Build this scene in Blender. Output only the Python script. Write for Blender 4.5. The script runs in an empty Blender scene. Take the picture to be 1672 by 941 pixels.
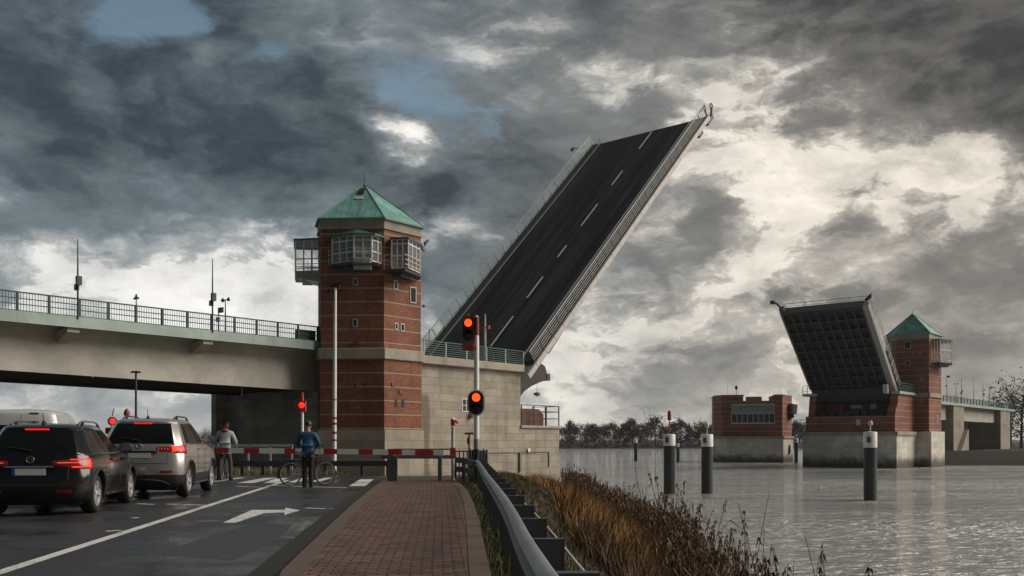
import bpy, bmesh, math, random
import numpy as np
from mathutils import Vector, Matrix
from mathutils.bvhtree import BVHTree
R = math.radians
random.seed(7)
rng = np.random.default_rng(11)
SC = bpy.context.scene
COL = SC.collection

# ------------------------------------------------------------------ camera, sun, sky, exposure
F, CX, HY, EYE = 1500.0, 836.0, 718.0, 1.3          # focal length and horizon measured on the photograph
cam_data = bpy.data.cameras.new('camera')
cam = bpy.data.objects.new('camera', cam_data); COL.objects.link(cam)
cam.location = (0, 0, EYE); cam.rotation_euler = (R(90), 0, 0)
cam_data.sensor_width = 36.0; cam_data.lens = 36.0*F/1672
cam_data.shift_y = (HY - 470.5)/1672
cam_data.clip_start = 0.1; cam_data.clip_end = 9000
SC.camera = cam

SUN_AZ, SUN_EL = 86.0, 36.0
sun_dir = Vector((math.sin(R(SUN_AZ))*math.cos(R(SUN_EL)), math.cos(R(SUN_AZ))*math.cos(R(SUN_EL)), math.sin(R(SUN_EL))))
sl = bpy.data.lights.new('sun', 'SUN'); sl.energy = 3.0; sl.angle = R(45); sl.color = (1.0, 0.90, 0.79)
sun = bpy.data.objects.new('sun', sl); COL.objects.link(sun)
sun.rotation_euler = (-sun_dir).to_track_quat('-Z', 'Y').to_euler(); sun.location = (60, 10, 60)

vs = SC.view_settings
vs.view_transform = 'Standard'; vs.look = 'None'; vs.gamma = 1.0; vs.use_curve_mapping = False
vs.exposure = 0.22
SC.cycles.volume_bounces = 0; SC.cycles.max_bounces = 6; SC.cycles.transparent_max_bounces = 12
SC.cycles.use_denoising = True


class NT:
    """Small expression helper around a node tree."""
    def __init__(self, tree):
        self.t = tree; self.n = tree.nodes; self.l = tree.links
    def put(self, sock, v):
        if isinstance(v, bpy.types.NodeSocket): self.l.new(v, sock)
        elif v is not None:
            if isinstance(v, (tuple, list)) and len(v) == 3 and sock.type == 'RGBA': v = (*v, 1)
            sock.default_value = v
    def m(self, op, a, b=None, c=None, clamp=False):
        n = self.n.new('ShaderNodeMath'); n.operation = op; n.use_clamp = clamp
        self.put(n.inputs[0], a); self.put(n.inputs[1], b); self.put(n.inputs[2], c)
        return n.outputs[0]
    def add(self, *a):
        r = a[0]
        for x in a[1:]: r = self.m('ADD', r, x)
        return r
    def mul(self, a, b): return self.m('MULTIPLY', a, b)
    def vm(self, op, a, b=None, s=None):
        n = self.n.new('ShaderNodeVectorMath'); n.operation = op
        self.put(n.inputs[0], a); self.put(n.inputs[1], b)
        if s is not None: self.put(n.inputs['Scale'], s)
        return n.outputs['Value'] if op in ('DOT_PRODUCT', 'LENGTH', 'DISTANCE') else n.outputs['Vector']
    def xyz(self, v):
        n = self.n.new('ShaderNodeSeparateXYZ'); self.put(n.inputs[0], v); return n.outputs
    def comb(self, x, y, z):
        n = self.n.new('ShaderNodeCombineXYZ'); self.put(n.inputs[0], x); self.put(n.inputs[1], y); self.put(n.inputs[2], z); return n.outputs[0]
    def noise(self, v, scale, detail=2, rough=.5, dist=0, color=False):
        n = self.n.new('ShaderNodeTexNoise')
        if v is not None: self.put(n.inputs['Vector'], v)
        n.inputs['Scale'].default_value = scale; n.inputs['Detail'].default_value = detail
        n.inputs['Roughness'].default_value = rough; n.inputs['Distortion'].default_value = dist
        return n.outputs['Color'] if color else n.outputs[0]
    def mix(self, f, a, b, mode='MIX'):
        n = self.n.new('ShaderNodeMix'); n.data_type = 'RGBA'; n.blend_type = mode
        self.put(n.inputs[0], f); self.put(n.inputs[6], a); self.put(n.inputs[7], b)
        return n.outputs[2]
    def ramp(self, f, stops, interp='LINEAR'):
        n = self.n.new('ShaderNodeValToRGB'); cr = n.color_ramp; cr.interpolation = interp
        while len(cr.elements) < len(stops): cr.elements.new(.5)
        for e, (p, c) in zip(cr.elements, stops):
            e.position = p; e.color = (*c, 1) if len(c) == 3 else c
        self.put(n.inputs[0], f); return n.outputs[0]
    def step(self, v, a, b):
        n = self.n.new('ShaderNodeMapRange'); n.interpolation_type = 'SMOOTHSTEP'
        self.put(n.inputs[0], v); n.inputs[1].default_value = a; n.inputs[2].default_value = b
        return n.outputs[0]


def ray_dir(px, py):
    return Vector(((px-CX)/F, 1, (HY-py)/F)).normalized()

world = bpy.data.worlds.new('World'); SC.world = world; world.use_nodes = True
w = NT(world.node_tree); w.n.clear()
wo = w.n.new('ShaderNodeOutputWorld'); bg = w.n.new('ShaderNodeBackground')
bg.inputs['Strength'].default_value = 0.1
w.l.new(bg.outputs[0], wo.inputs[0])
sky = w.n.new('ShaderNodeTexSky'); sky.sky_type = 'NISHITA'; sky.sun_disc = False
sky.sun_elevation = R(SUN_EL); sky.sun_rotation = R(SUN_AZ); sky.altitude = 0
tc = w.n.new('ShaderNodeTexCoord')
d = tc.outputs['Generated']
dx, dy, dz = w.xyz(d)
# cloud layer coordinates: flattened towards the horizon the way a real layer of cloud is
den = w.add(w.m('MAXIMUM', dz, 0.0), 0.75)
q = w.comb(w.m('DIVIDE', dx, den), w.m('DIVIDE', dy, den), w.mul(dz, 1.6))
warp = w.vm('SUBTRACT', w.noise(q, 4.0, 7, .60, 0, True), (.5, .5, .5))
dw = w.vm('NORMALIZE', w.vm('ADD', d, w.vm('SCALE', warp, None, .17)))
qw = w.vm('ADD', q, w.vm('SCALE', warp, None, .20))
def blob(px, py, rad):
    """soft patch of the cloud layer centred on a direction of the sky; rad in degrees"""
    c = ray_dir(px, py)
    dot = w.vm('DOT_PRODUCT', dw, tuple(c))
    return w.m('EXPONENT', w.mul(w.m('SUBTRACT', dot, 1.0), 1/(1-math.cos(R(rad)))))
THICK = [(1370,400,2.0,.35),(1500,330,1.6,.30),(1180,330,1.5,.15),(1290,480,1.6,.25),(1560,500,2.5,.2),(1080,560,3.5,.30),(960,560,4,.25),(1150,640,4,.2),(1010,420,2.5,.2),(1370,300,1.6,.25),(130,170,10,.75),(330,290,7,.50),(60,330,5,.35),(520,340,4.5,.35),(570,200,4.5,.30),(330,120,6,.25),(860,60,7,.12),(1500,20,6,.70),(1665,140,4,.45),(1250,30,6,.25),
         (1240,540,3.5,.35),(1600,570,4,.12),(1000,300,4,.10),(1560,420,2.6,.22),(1620,430,3,.12),(720,440,3,.15),(1000,120,6,.12),(1560,650,5,.12),(480,240,5,.25),(1130,330,2,.2),(1350,270,2,.15)]
BRIGHT = [(1310,330,3.0,.12),(1610,255,2.8,.75),(1400,195,4.5,.35),(1215,435,3.6,.42),(1330,440,3,.38),(1460,500,3.2,.45),(1240,250,4,.25),(652,245,1.7,1.15),(625,222,.8,.5),(682,216,.8,.5),(775,360,1.9,.9),(635,215,.9,.35),(680,218,.9,.35),(640,60,1.5,.3),
          (330,430,5,.70),(110,460,6,.70),(470,490,5,.75),(250,520,6,.35),(560,300,2.5,.20),(1130,590,5,.20),(960,640,6,.35),(350,105,1.5,.55),(280,55,1.2,.4),(350,140,1.2,.4),(1000,470,3,.12),(1520,220,3,.22),(1290,180,4,.30),(1430,330,3,.12),(1600,330,3,.12),(1520,320,3,.3),(1400,600,5,.25)]
BLUE = [(205,8,3.0,1.35),(290,35,2.0,.7),(345,60,1.2,.5),(465,105,1.7,.9),(705,170,2.2,1.15),(640,120,1.5,.45),(800,205,2.0,.55),(420,130,1,.3)]
def total(lst):
    r = None
    for px, py, rad, a in lst:
        b_ = w.mul(blob(px, py, rad), a)
        r = b_ if r is None else w.m('ADD', r, b_)
    return r
f1 = w.noise(qw, 3.3, 12, .60)
f2 = w.noise(w.vm('ADD', qw, (0.045, 0.01, 0.03)), 3.3, 12, .60)
f3 = w.noise(qw, 10.0, 8, .60)
relief = w.m('SUBTRACT', f1, f2)
thick = total(THICK); bright = total(BRIGHT); blue = total(BLUE)
behind = w.step(dy, .25, -.55)  # dark unseen sky added behind the camera to dim surfaces facing it
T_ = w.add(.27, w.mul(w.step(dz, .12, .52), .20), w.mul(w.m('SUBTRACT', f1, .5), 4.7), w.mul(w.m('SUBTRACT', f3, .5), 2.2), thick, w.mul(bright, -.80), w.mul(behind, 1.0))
Tp = w.m('MAXIMUM', T_, -.05)
through = w.m('EXPONENT', w.mul(Tp, -2.1))
gap = w.m('SUBTRACT', 1.0, w.step(T_, -.5, .25))
lum = w.add(.165, w.mul(through, .48), w.mul(relief, 1.3), w.mul(gap, .12), w.mul(w.mul(gap, w.m('SUBTRACT', f3, .5)), .5), w.mul(bright, .07))
lowband = w.m('EXPONENT', w.mul(w.m('MAXIMUM', dz, 0.0), -7.0))
lum = w.m('ADD', w.mul(lum, w.m('SUBTRACT', 1.0, w.mul(lowband, .55))), w.mul(lowband, .44))
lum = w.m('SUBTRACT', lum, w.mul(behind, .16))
warmth = w.step(dx, -.30, .40)
cool_c = w.ramp(lum, [(0.0, (.018,.024,.030)), (.20, (.043,.061,.074)), (.45, (.158,.193,.212)), (.65, (.38,.395,.395)), (.85, (.72,.71,.68)), (1.0, (.98,.96,.92))])
warm_c = w.ramp(lum, [(0.0, (.025,.026,.028)), (.20, (.058,.058,.058)), (.45, (.205,.196,.180)), (.65, (.46,.427,.375)), (.85, (.87,.80,.69)), (1.0, (1.25,1.17,1.04))])
cloud = w.mix(warmth, cool_c, warm_c)
hole = w.mul(w.step(w.add(blue, w.mul(w.m('SUBTRACT', f1, .5), -3.6), w.mul(w.m('SUBTRACT', f3, .5), -1.6)), .35, 1.2), .70)
hole = w.mul(hole, w.m('SUBTRACT', 1.0, w.step(bright, .35, .75)))
blue_c = w.mix(.6, sky.outputs[0], (1.7, 2.6, 3.1))
cloud10 = w.vm('SCALE', cloud, None, 10.0)
final = w.mix(hole, cloud10, blue_c)
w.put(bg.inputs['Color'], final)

# ------------------------------------------------------------------ object helpers
def worg(o):
    p = Vector((0, 0, 0))
    while o is not None:
        p += o.location; o = o.parent
    return p

def tag(o, label=None, cat=None, group=None, kind=None):
    if label: o['label'] = label
    if cat: o['category'] = cat
    if group: o['group'] = group
    if kind: o['kind'] = kind
    return o

def thing(name, label, cat, loc=(0, 0, 0), rotz=0, group=None):
    o = bpy.data.objects.new(name, None); COL.objects.link(o)
    o.empty_display_size = .3
    o.location = loc; o.rotation_euler = (0, 0, rotz)
    return tag(o, label, cat, group)

def dup(o, loc=None, rotz=None, scale=None, label=None, group=None, parent=None):
    c = o.copy(); COL.objects.link(c); c.parent = parent
    if loc is not None: c.location = loc
    if rotz is not None: c.rotation_euler = (0, 0, rotz)
    if scale is not None: c.scale = scale
    if label: c['label'] = label
    if group: c['group'] = group
    for ch in [x for x in COL.objects if x.parent is o]:
        dup(ch, parent=c)
    return c

class MB:
    def __init__(self): self.v = []; self.f = []; self.mi = []
    def face(self, *ix, mi=0): self.f.append(ix); self.mi.append(mi)
    def quad(self, a, b, c, d, mi=0):
        i = len(self.v); self.v += [tuple(a), tuple(b), tuple(c), tuple(d)]; self.face(i, i+1, i+2, i+3, mi=mi)
    def poly(self, pts, mi=0):
        i = len(self.v); self.v += [tuple(p) for p in pts]; self.face(*range(i, i+len(pts)), mi=mi)
    def hexa(self, P, mi=0):
        """eight corners: bottom ring then top ring"""
        i = len(self.v); self.v += [tuple(p) for p in P]
        for q_ in ((0,3,2,1),(4,5,6,7),(0,1,5,4),(1,2,6,5),(2,3,7,6),(3,0,4,7)): self.face(*[i+k for k in q_], mi=mi)
    def box(self, lo, hi, fn=None, mi=0):
        (a,b_,c),(d_,e,f_) = lo, hi
        P = [(a,b_,c),(d_,b_,c),(d_,e,c),(a,e,c),(a,b_,f_),(d_,b_,f_),(d_,e,f_),(a,e,f_)]
        if fn: P = [fn(*p) for p in P]
        self.hexa(P, mi)
    def obox(self, c, size, ax, mi=0):
        """box centred on c with three axes"""
        c = Vector(c); X, Y, Z = [Vector(a).normalized()*s*.5 for a, s in zip(ax, size)]
        self.hexa([c-X-Y-Z, c+X-Y-Z, c+X+Y-Z, c-X+Y-Z, c-X-Y+Z, c+X-Y+Z, c+X+Y+Z, c-X+Y+Z], mi)
    def bar(self, p, q_, wd, ht, up=(0,0,1), mi=0):
        p, q_ = Vector(p), Vector(q_); X = (q_-p); L = X.length; X.normalize()
        Y = Vector(up).cross(X)
        if Y.length < 1e-4: Y = Vector((1,0,0)).cross(X)
        Y.normalize(); Z = X.cross(Y)
        self.obox((p+q_)/2, (L, wd, ht), (X, Y, Z), mi)
    def prism(self, pts, h0, h1, fn, mi=0):
        """2-D outline extruded: fn(a, b, h)"""
        n_ = len(pts); i = len(self.v)
        self.v += [tuple(fn(a, b_, h0)) for a, b_ in pts] + [tuple(fn(a, b_, h1)) for a, b_ in pts]
        self.face(*[i+k for k in reversed(range(n_))], mi=mi); self.face(*[i+n_+k for k in range(n_)], mi=mi)
        for k in range(n_): self.face(i+k, i+(k+1) % n_, i+n_+(k+1) % n_, i+n_+k, mi=mi)
    def tube(self, pts, r, seg=8, cap=True, mi=0, closed=False):
        pts = [Vector(p) for p in pts]; n_ = len(pts)
        rs = r if isinstance(r, (list, tuple)) else [r]*n_
        i = len(self.v); prev = None
        for k, p in enumerate(pts):
            if closed: T = pts[(k+1) % n_]-pts[k-1]
            else: T = pts[min(k+1, n_-1)]-pts[max(k-1, 0)]
            T.normalize()
            if prev is None:
                a = Vector((0,0,1)) if abs(T.z) < .9 else Vector((1,0,0))
                X = a.cross(T).normalized()
            else:
                X = (prev - T*prev.dot(T)).normalized()
            prev = X; Y = T.cross(X)
            for s in range(seg):
                an = 2*math.pi*s/seg
                self.v.append(tuple(p+X*math.cos(an)*rs[k]+Y*math.sin(an)*rs[k]))
        rng_ = n_ if closed else n_-1
        for k in range(rng_):
            k2 = (k+1) % n_
            for s in range(seg):
                s2 = (s+1) % seg
                self.face(i+k*seg+s, i+k*seg+s2, i+k2*seg+s2, i+k2*seg+s, mi=mi)
        if cap and not closed:
            self.face(*[i+s for s in reversed(range(seg))], mi=mi); self.face(*[i+(n_-1)*seg+s for s in range(seg)], mi=mi)
    def lathe(self, prof, c, ax=(0,0,1), seg=20, mi=0, cap=True):
        """profile of (radius, height) turned about an axis through c"""
        Z = Vector(ax).normalized(); a = Vector((1,0,0)) if abs(Z.x) < .9 else Vector((0,1,0))
        X = a.cross(Z).normalized(); Y = Z.cross(X); c = Vector(c); i = len(self.v); n_ = len(prof)
        for r, h in prof:
            for s in range(seg):
                an = 2*math.pi*s/seg; self.v.append(tuple(c+Z*h+X*math.cos(an)*r+Y*math.sin(an)*r))
        for k in range(n_-1):
            for s in range(seg):
                s2 = (s+1) % seg; self.face(i+k*seg+s, i+k*seg+s2, i+(k+1)*seg+s2, i+(k+1)*seg+s, mi=mi)
        if cap: self.face(*[i+s for s in reversed(range(seg))], mi=mi); self.face(*[i+(n_-1)*seg+s for s in range(seg)], mi=mi)
    def build(self, name, m, parent=None, smooth=False, bevel=0, local=False, norm=True, loc=None):
        me = bpy.data.meshes.new(name)
        if parent is not None and not local: o_ = worg(parent)
        elif parent is None and not local:
            if loc is None:
                A = np.array(self.v); o_ = Vector(((A[:,0].min()+A[:,0].max())/2, (A[:,1].min()+A[:,1].max())/2, A[:,2].min()))
            else: o_ = Vector(loc)
        else: o_ = Vector((0,0,0))
        me.from_pydata([(x-o_.x, y-o_.y, z-o_.z) for x, y, z in self.v], [], self.f)
        ms = m if isinstance(m, (list, tuple)) else [m]
        for k in ms: me.materials.append(k)
        if len(ms) > 1: me.polygons.foreach_set('material_index', self.mi)
        if norm:
            bm = bmesh.new(); bm.from_mesh(me); bmesh.ops.recalc_face_normals(bm, faces=bm.faces); bm.to_mesh(me); bm.free()
        if smooth:
            me.polygons.foreach_set('use_smooth', [True]*len(me.polygons))
            me.set_sharp_from_angle(angle=R(40))
        ob = bpy.data.objects.new(name, me); COL.objects.link(ob)
        if parent is not None: ob.parent = parent
        elif not local: ob.location = o_
        if bevel:
            b_ = ob.modifiers.new('bevel', 'BEVEL'); b_.width = bevel; b_.segments = 2; b_.limit_method = 'ANGLE'
        return ob

# ------------------------------------------------------------------ materials
def new_mat(name):
    m = bpy.data.materials.new(name); m.use_nodes = True
    t = NT(m.node_tree); bs = t.n['Principled BSDF']
    geo = t.n.new('ShaderNodeNewGeometry')
    return m, t, bs, geo

def bump(t, bs, h, strength, dist):
    b_ = t.n.new('ShaderNodeBump'); b_.inputs['Strength'].default_value = strength; b_.inputs['Distance'].default_value = dist
    t.put(b_.inputs['Height'], h); t.l.new(b_.outputs[0], bs.inputs['Normal'])

def plain(name, col, rough=.55, metal=0, var=.18, scale=2.5, spec=.5, bmp=0, obj=False, coat=0):
    m, t, bs, geo = new_mat(name)
    pos = geo.outputs['Position']
    if obj: pos = t.n.new('ShaderNodeTexCoord').outputs['Object']
    nz = t.noise(pos, scale, 5, .6)
    lo = tuple(c*(1-var) for c in col); hi = tuple(min(1, c*(1+var)) for c in col)
    t.put(bs.inputs['Base Color'], t.mix(nz, lo, hi))
    t.put(bs.inputs['Roughness'], t.m('ADD', rough-.08, t.mul(t.noise(pos, scale*3.1, 3), .16)))
    bs.inputs['Metallic'].default_value = metal
    bs.inputs['Specular IOR Level'].default_value = spec
    bs.inputs['Coat Weight'].default_value = coat; bs.inputs['Coat Roughness'].default_value = .04
    if bmp: bump(t, bs, t.noise(pos, scale*14, 3), .5, bmp)
    return m

def wall_uv(t, geo):
    """horizontal run and height on any upright wall"""
    nrm = geo.outputs['True Normal']; pos = geo.outputs['Position']
    tan = t.vm('NORMALIZE', t.vm('CROSS_PRODUCT', (0,0,1), nrm))
    u = t.vm('DOT_PRODUCT', tan, pos); z = t.xyz(pos)[2]
    return u, z

def brick_mat(name, z0, pitch=.965, a=(.37,.130,.062), b_=(.20,.068,.038), band=(.40,.33,.25)):
    m, t, bs, geo = new_mat(name)
    u, z = wall_uv(t, geo); uv = t.comb(u, z, 0)
    br = t.n.new('ShaderNodeTexBrick'); t.put(br.inputs['Vector'], uv)
    br.inputs['Scale'].default_value = 1; br.inputs['Brick Width'].default_value = .24; br.inputs['Row Height'].default_value = .08
    br.inputs['Mortar Size'].default_value = .008; br.inputs['Mortar Smooth'].default_value = .2
    br.inputs['Color1'].default_value = (*a, 1); br.inputs['Color2'].default_value = (*b_, 1); br.inputs['Mortar'].default_value = (.16,.10,.075,1)
    pos = geo.outputs['Position']
    big = t.noise(pos, .35, 5, .65)
    streak = t.noise(t.comb(t.mul(u, 2.2), t.mul(z, .18), 0), 1.0, 4, .6)
    c = t.mix(t.m('MULTIPLY', t.step(big, .38, .68), .65), br.outputs[0], tuple(x*.55 for x in b_))
    c = t.mix(t.mul(t.step(streak, .5, .72), .5), c, (.07,.045,.035))
    fr = t.m('FRACT', t.m('DIVIDE', t.m('SUBTRACT', z, z0), pitch))
    mk = t.mul(t.m('GREATER_THAN', fr, .5-.042), t.m('LESS_THAN', fr, .5+.042))
    bandc = t.mix(t.noise(pos, 3, 5, .7), tuple(x*.55 for x in band), tuple(x*1.15 for x in band))
    c = t.mix(mk, c, bandc)
    t.put(bs.inputs['Base Color'], c); bs.inputs['Roughness'].default_value = .8
    bump(t, bs, t.add(br.outputs[1], t.mul(mk, -.8), t.mul(t.noise(pos, 30, 3), -.3)), .6, -.012)
    return m

def concrete_mat(name, col, blocks=None, stain=.5, streaky=.5, wet=None, rough=.82, band=None):
    """weathered concrete; blocks=(length, height) draws the joints of large facing blocks; wet=z below which algae grows"""
    m, t, bs, geo = new_mat(name)
    u, z = wall_uv(t, geo); pos = geo.outputs['Position']
    n1 = t.noise(pos, .5, 6, .65); n2 = t.noise(pos, 5, 5, .7)
    c = t.mix(t.step(n1, .3, .72), tuple(x*.72 for x in col), tuple(min(1, x*1.12) for x in col))
    c = t.mix(t.mul(n2, .45), c, tuple(x*.62 for x in col))
    h = t.mul(n2, .4)
    if blocks:
        br = t.n.new('ShaderNodeTexBrick'); t.put(br.inputs['Vector'], t.comb(u, z, 0))
        br.inputs['Scale'].default_value = 1; br.inputs['Brick Width'].default_value = blocks[0]; br.inputs['Row Height'].default_value = blocks[1]
        br.inputs['Mortar Size'].default_value = .018; br.inputs['Mortar Smooth'].default_value = .4
        br.inputs['Color1'].default_value = (1.1,1.1,1.1,1); br.inputs['Color2'].default_value = (.80,.80,.80,1); br.inputs['Mortar'].default_value = (.42,.40,.36,1)
        c = t.mix(.8, c, t.mix(1.0, c, br.outputs[0], 'MULTIPLY')); h = t.add(h, t.mul(br.outputs[1], -1.0))
    streak = t.noise(t.comb(t.mul(u, 1.6), t.mul(z, .10), t.mul(t.xyz(pos)[0], .01)), 1.0, 5, .62)
    c = t.mix(t.mul(t.step(streak, .52, .78), streaky), c, tuple(x*.30 for x in col))
    spot = t.noise(pos, .9, 6, .75, 1.2)
    c = t.mix(t.mul(t.step(spot, .58, .72), stain), c, (col[0]*.34, col[1]*.31, col[2]*.26))
    if band is not None:      # one old water stain running down the wall
        (px_, py_), (dx_, dy_), s0_, s1_, zt_ = band; P3 = t.xyz(pos)
        sv = t.add(t.mul(t.m('SUBTRACT', P3[0], px_), dx_), t.mul(t.m('SUBTRACT', P3[1], py_), dy_), t.mul(t.m('SUBTRACT', n1, .5), .5))
        k = t.mul(t.mul(t.step(sv, s0_-.12, s0_+.12), t.step(sv, s1_+.15, s1_-.15)), t.step(t.m('ADD', z, t.mul(n1, .8)), zt_+.5, zt_))
        c = t.mix(t.mul(k, .72), c, (col[0]*.26, col[1]*.23, col[2]*.18))
    if wet is not None:
        k = t.step(t.m('ADD', z, t.mul(t.m('SUBTRACT', t.noise(pos, .8, 5, .7), .5), 2.4)), wet+1.1, wet-.5)
        c = t.mix(t.mul(k, .9), c, (.035,.036,.018))
    t.put(bs.inputs['Base Color'], c); bs.inputs['Roughness'].default_value = rough
    bump(t, bs, h, .5, .02)
    return m

def seam_mat(name, col, pitch=.42, dark=.5):
    """standing-seam copper: seams run up the slope"""
    m, t, bs, geo = new_mat(name)
    u, z = wall_uv(t, geo); pos = geo.outputs['Position']
    fr = t.m('FRACT', t.m('DIVIDE', u, pitch))
    sm = t.m('LESS_THAN', t.m('ABSOLUTE', t.m('SUBTRACT', fr, .5)), .055)
    n = t.noise(pos, .9, 6, .7)
    st = t.noise(t.comb(t.mul(u, 2.5), t.mul(z, .35), 0), 1, 4, .6)
    c = t.mix(t.step(n, .3, .7), tuple(x*.62 for x in col), tuple(x*1.2 for x in col))
    c = t.mix(t.mul(t.step(st, .5, .75), .55), c, (.05,.10,.085))
    c = t.mix(t.mul(sm, dark), c, tuple(x*.3 for x in col))
    t.put(bs.inputs['Base Color'], c); bs.inputs['Roughness'].default_value = .55
    bump(t, bs, sm, .7, .03)
    return m

def emit(name, col, strength, base=(.2,.02,.01)):
    m, t, bs, geo = new_mat(name)
    bs.inputs['Base Color'].default_value = (*base, 1); bs.inputs['Roughness'].default_value = .45
    nz = t.noise(geo.outputs['Position'], 60, 2)
    bs.inputs['Emission Color'].default_value = (*col, 1)
    t.put(bs.inputs['Emission Strength'], t.mul(t.m('ADD', .75, t.mul(nz, .5)), strength))
    return m

def glass_mat(name, tint=(.02,.025,.03), rough=.04):
    return plain(name, tint, rough+.08, 0, .5, 1.2, .7)

MT = dict(
    brick_up=brick_mat('brick_upper', 9.14-.4825), brick_lo=brick_mat('brick_lower', 2.08-.4825, .985),
    brick_far=brick_mat('brick_far', 2.9-.4825, .965, (.36,.115,.065), (.22,.070,.045)),
    conc_wall=concrete_mat('block_concrete', (.43,.385,.31), (1.45,.60), .45, .60, band=((-6.785,68.3),(.643,.766),.10,.95,4.9)),
    conc=concrete_mat('concrete', (.36,.325,.265), None, .45, .5),
    conc_cap=concrete_mat('concrete_cap', (.44,.40,.33), None, .45, .65),
    conc_back=concrete_mat('abutment_concrete', (.52,.49,.42), (2.2,.75), .45, .5),
    conc_pier=concrete_mat('pier_concrete', (.68,.65,.58), (3.2,.9), .22, .30, wet=-2.1),
    conc_dark=concrete_mat('old_concrete', (.22,.21,.18), (2.5,.9), .5, .6),
    girder=concrete_mat('girder_paint', (.56,.54,.475), None, .15, .20, rough=.6),
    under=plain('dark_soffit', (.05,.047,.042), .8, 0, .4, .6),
    fascia=concrete_mat('fascia_paint', (.40,.51,.47), None, .25, .35, rough=.55),
    green=plain('green_rail_paint', (.030,.085,.072), .5, 0, .3, 3),
    dgreen=plain('dark_green_paint', (.020,.062,.056), .5, 0, .3, 3),
    lgreen=plain('pale_green_paint', (.40,.50,.46), .5, 0, .25, 2),
    copper=seam_mat('copper_roof', (.165,.375,.335)),
    copper_plain=plain('copper_sheet', (.09,.22,.175), .5, 0, .4, 1.5),
    white=plain('white_paint', (.80,.80,.78), .45, 0, .14, 3),
    dirty=plain('dirty_white', (.48,.48,.46), .5, 0, .3, 3),
    grey=plain('grey_paint', (.28,.29,.29), .45, 0, .2, 3),
    steel=plain('galvanised_steel', (.25,.27,.28), .48, .35, .5, 2.2),
    dsteel=plain('dark_steel', (.055,.062,.070), .5, .35, .35, 2.5),
    copper_dark=plain('dark_copper_sheet', (.045,.105,.088), .5, 0, .4, 1.5),
    support=plain('support_paint', (.11,.13,.122), .55, .1, .3, 3),
    black=plain('black_paint', (.012,.012,.013), .45, 0, .4, 3),
    rubber=plain('rubber', (.013,.013,.013), .8, 0, .4, 10, bmp=.002),
    red=plain('red_paint', (.42,.022,.020), .42, 0, .25, 3),
    dred=plain('faded_red', (.24,.035,.028), .5, 0, .3, 3),
    glass=glass_mat('dark_window_glass'), glass2=glass_mat('pale_window_glass', (.30,.335,.345), .06),
    rust=plain('rusty_brown', (.14,.055,.035), .7, 0, .5, 2),
    lamp_red=emit('red_signal_lens', (1.0,.065,.010), 1.9), lamp_red2=emit('red_lamp_lens', (1.0,.03,.012), 1.1),
)
# ------------------------------------------------------------------ frames of reference
BA = R(40)                                            # compass bearing of the bridge, clockwise from the camera's axis
bx = Vector((math.sin(BA), math.cos(BA), 0)); nx = Vector((math.cos(BA), -math.sin(BA), 0)); ZU = Vector((0,0,1))
O1 = Vector(((687-CX)/F*68.3, 68.3, 0))
def B1(s, t, z): return O1 + bx*s + nx*t + ZU*z       # near side of the river
O2 = Vector((58.35, 139.9, 0))
def B2(s, t, z): return O2 + bx*s + nx*t + ZU*z       # far side of the river
def G(px, py, z=0.0):
    y = F*(EYE-z)/(py-HY); return Vector(((px-CX)/F*y, y, z))
def W(px, py, y): return Vector(((px-CX)/F*y, y, EYE+(HY-py)/F*y))
WATER = -3.1

# ------------------------------------------------------------------ ground, river, road
def sstep(a, b_, x):
    t_ = np.clip((x-a)/(b_-a), 0, 1); return t_*t_*(3-2*t_)
def water_x(y): return 4.35 + 1.35*sstep(15, 36, np.asarray(y, float)) + .22*np.sin(y*.31) + .15*np.sin(y*.83+1)
def ground_h(x, y):
    x = np.asarray(x, float); y = np.asarray(y, float)
    base = -.03 - 1.42*sstep(33, 50, y)
    left = -.03 - .62*sstep(33, 44, y) - .6*sstep(80, 140, y)
    k = sstep(-9.5, -6.5, x + (y-33)*.12)
    g = left*(1-k) + base*k
    s = (x-O1.x)*bx.x + (y-O1.y)*bx.y
    t = (x-O1.x)*nx.x + (y-O1.y)*nx.y
    dn = np.minimum(water_x(y) - x, 17 - s)      # metres inside the near bank
    top = np.maximum(3.6, 4.2 + 1.35*sstep(15, 36, y))
    near = np.where(dn > top, g, np.where(dn > -4, WATER + (g-WATER)*np.clip(dn, -4, top)/top, WATER-2.5))
    # far bank
    edge = 440 + 12*np.sin(x*.02)
    far1 = (y - edge)/1.0
    s2 = (x-O2.x)*bx.x + (y-O2.y)*bx.y; t2 = (x-O2.x)*nx.x + (y-O2.y)*nx.y
    far2 = np.minimum(np.minimum(s2-16.5, t2+4), (y-157)*1.0)
    fd = np.maximum(far1, far2)
    far = np.where(fd > 0, WATER + np.where(far2 > far1, np.minimum(fd*.75, 2.4), np.minimum(fd*.22, 1.3)), WATER + np.maximum(fd*.5, -2.5))
    return np.maximum(near, far)
def axis(segs):
    out = []
    for a, b_, st in segs: out += list(np.arange(a, b_, st))
    return np.array(out + [segs[-1][1]])
gx = axis([(-4000,-400,300),(-400,-80,20),(-80,-12,3),(-12,-3,1.0),(-3,12,.4),(12,60,3),(60,160,4),(160,400,20),(400,4000,300)])
gy = axis([(-30,0,3),(0,50,.6),(50,110,2),(110,200,4),(200,420,20),(420,480,4),(480,900,30),(900,7000,500)])
X_, Y_ = np.meshgrid(gx, gy); H_ = ground_h(X_, Y_)
near_m = (X_ > -1.5) & (X_ < 12) & (Y_ < 60)
H_ = H_ + np.where(near_m & (X_ > .7), rng.normal(0, .05, H_.shape), 0)
nxn, nyn = len(gx), len(gy)
vv = np.stack([X_, Y_, H_], -1).reshape(-1, 3)
ii = (np.arange(nyn-1)[:,None]*nxn + np.arange(nxn-1)[None,:]).reshape(-1)
ff = np.stack([ii, ii+1, ii+1+nxn, ii+nxn], -1)
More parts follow.
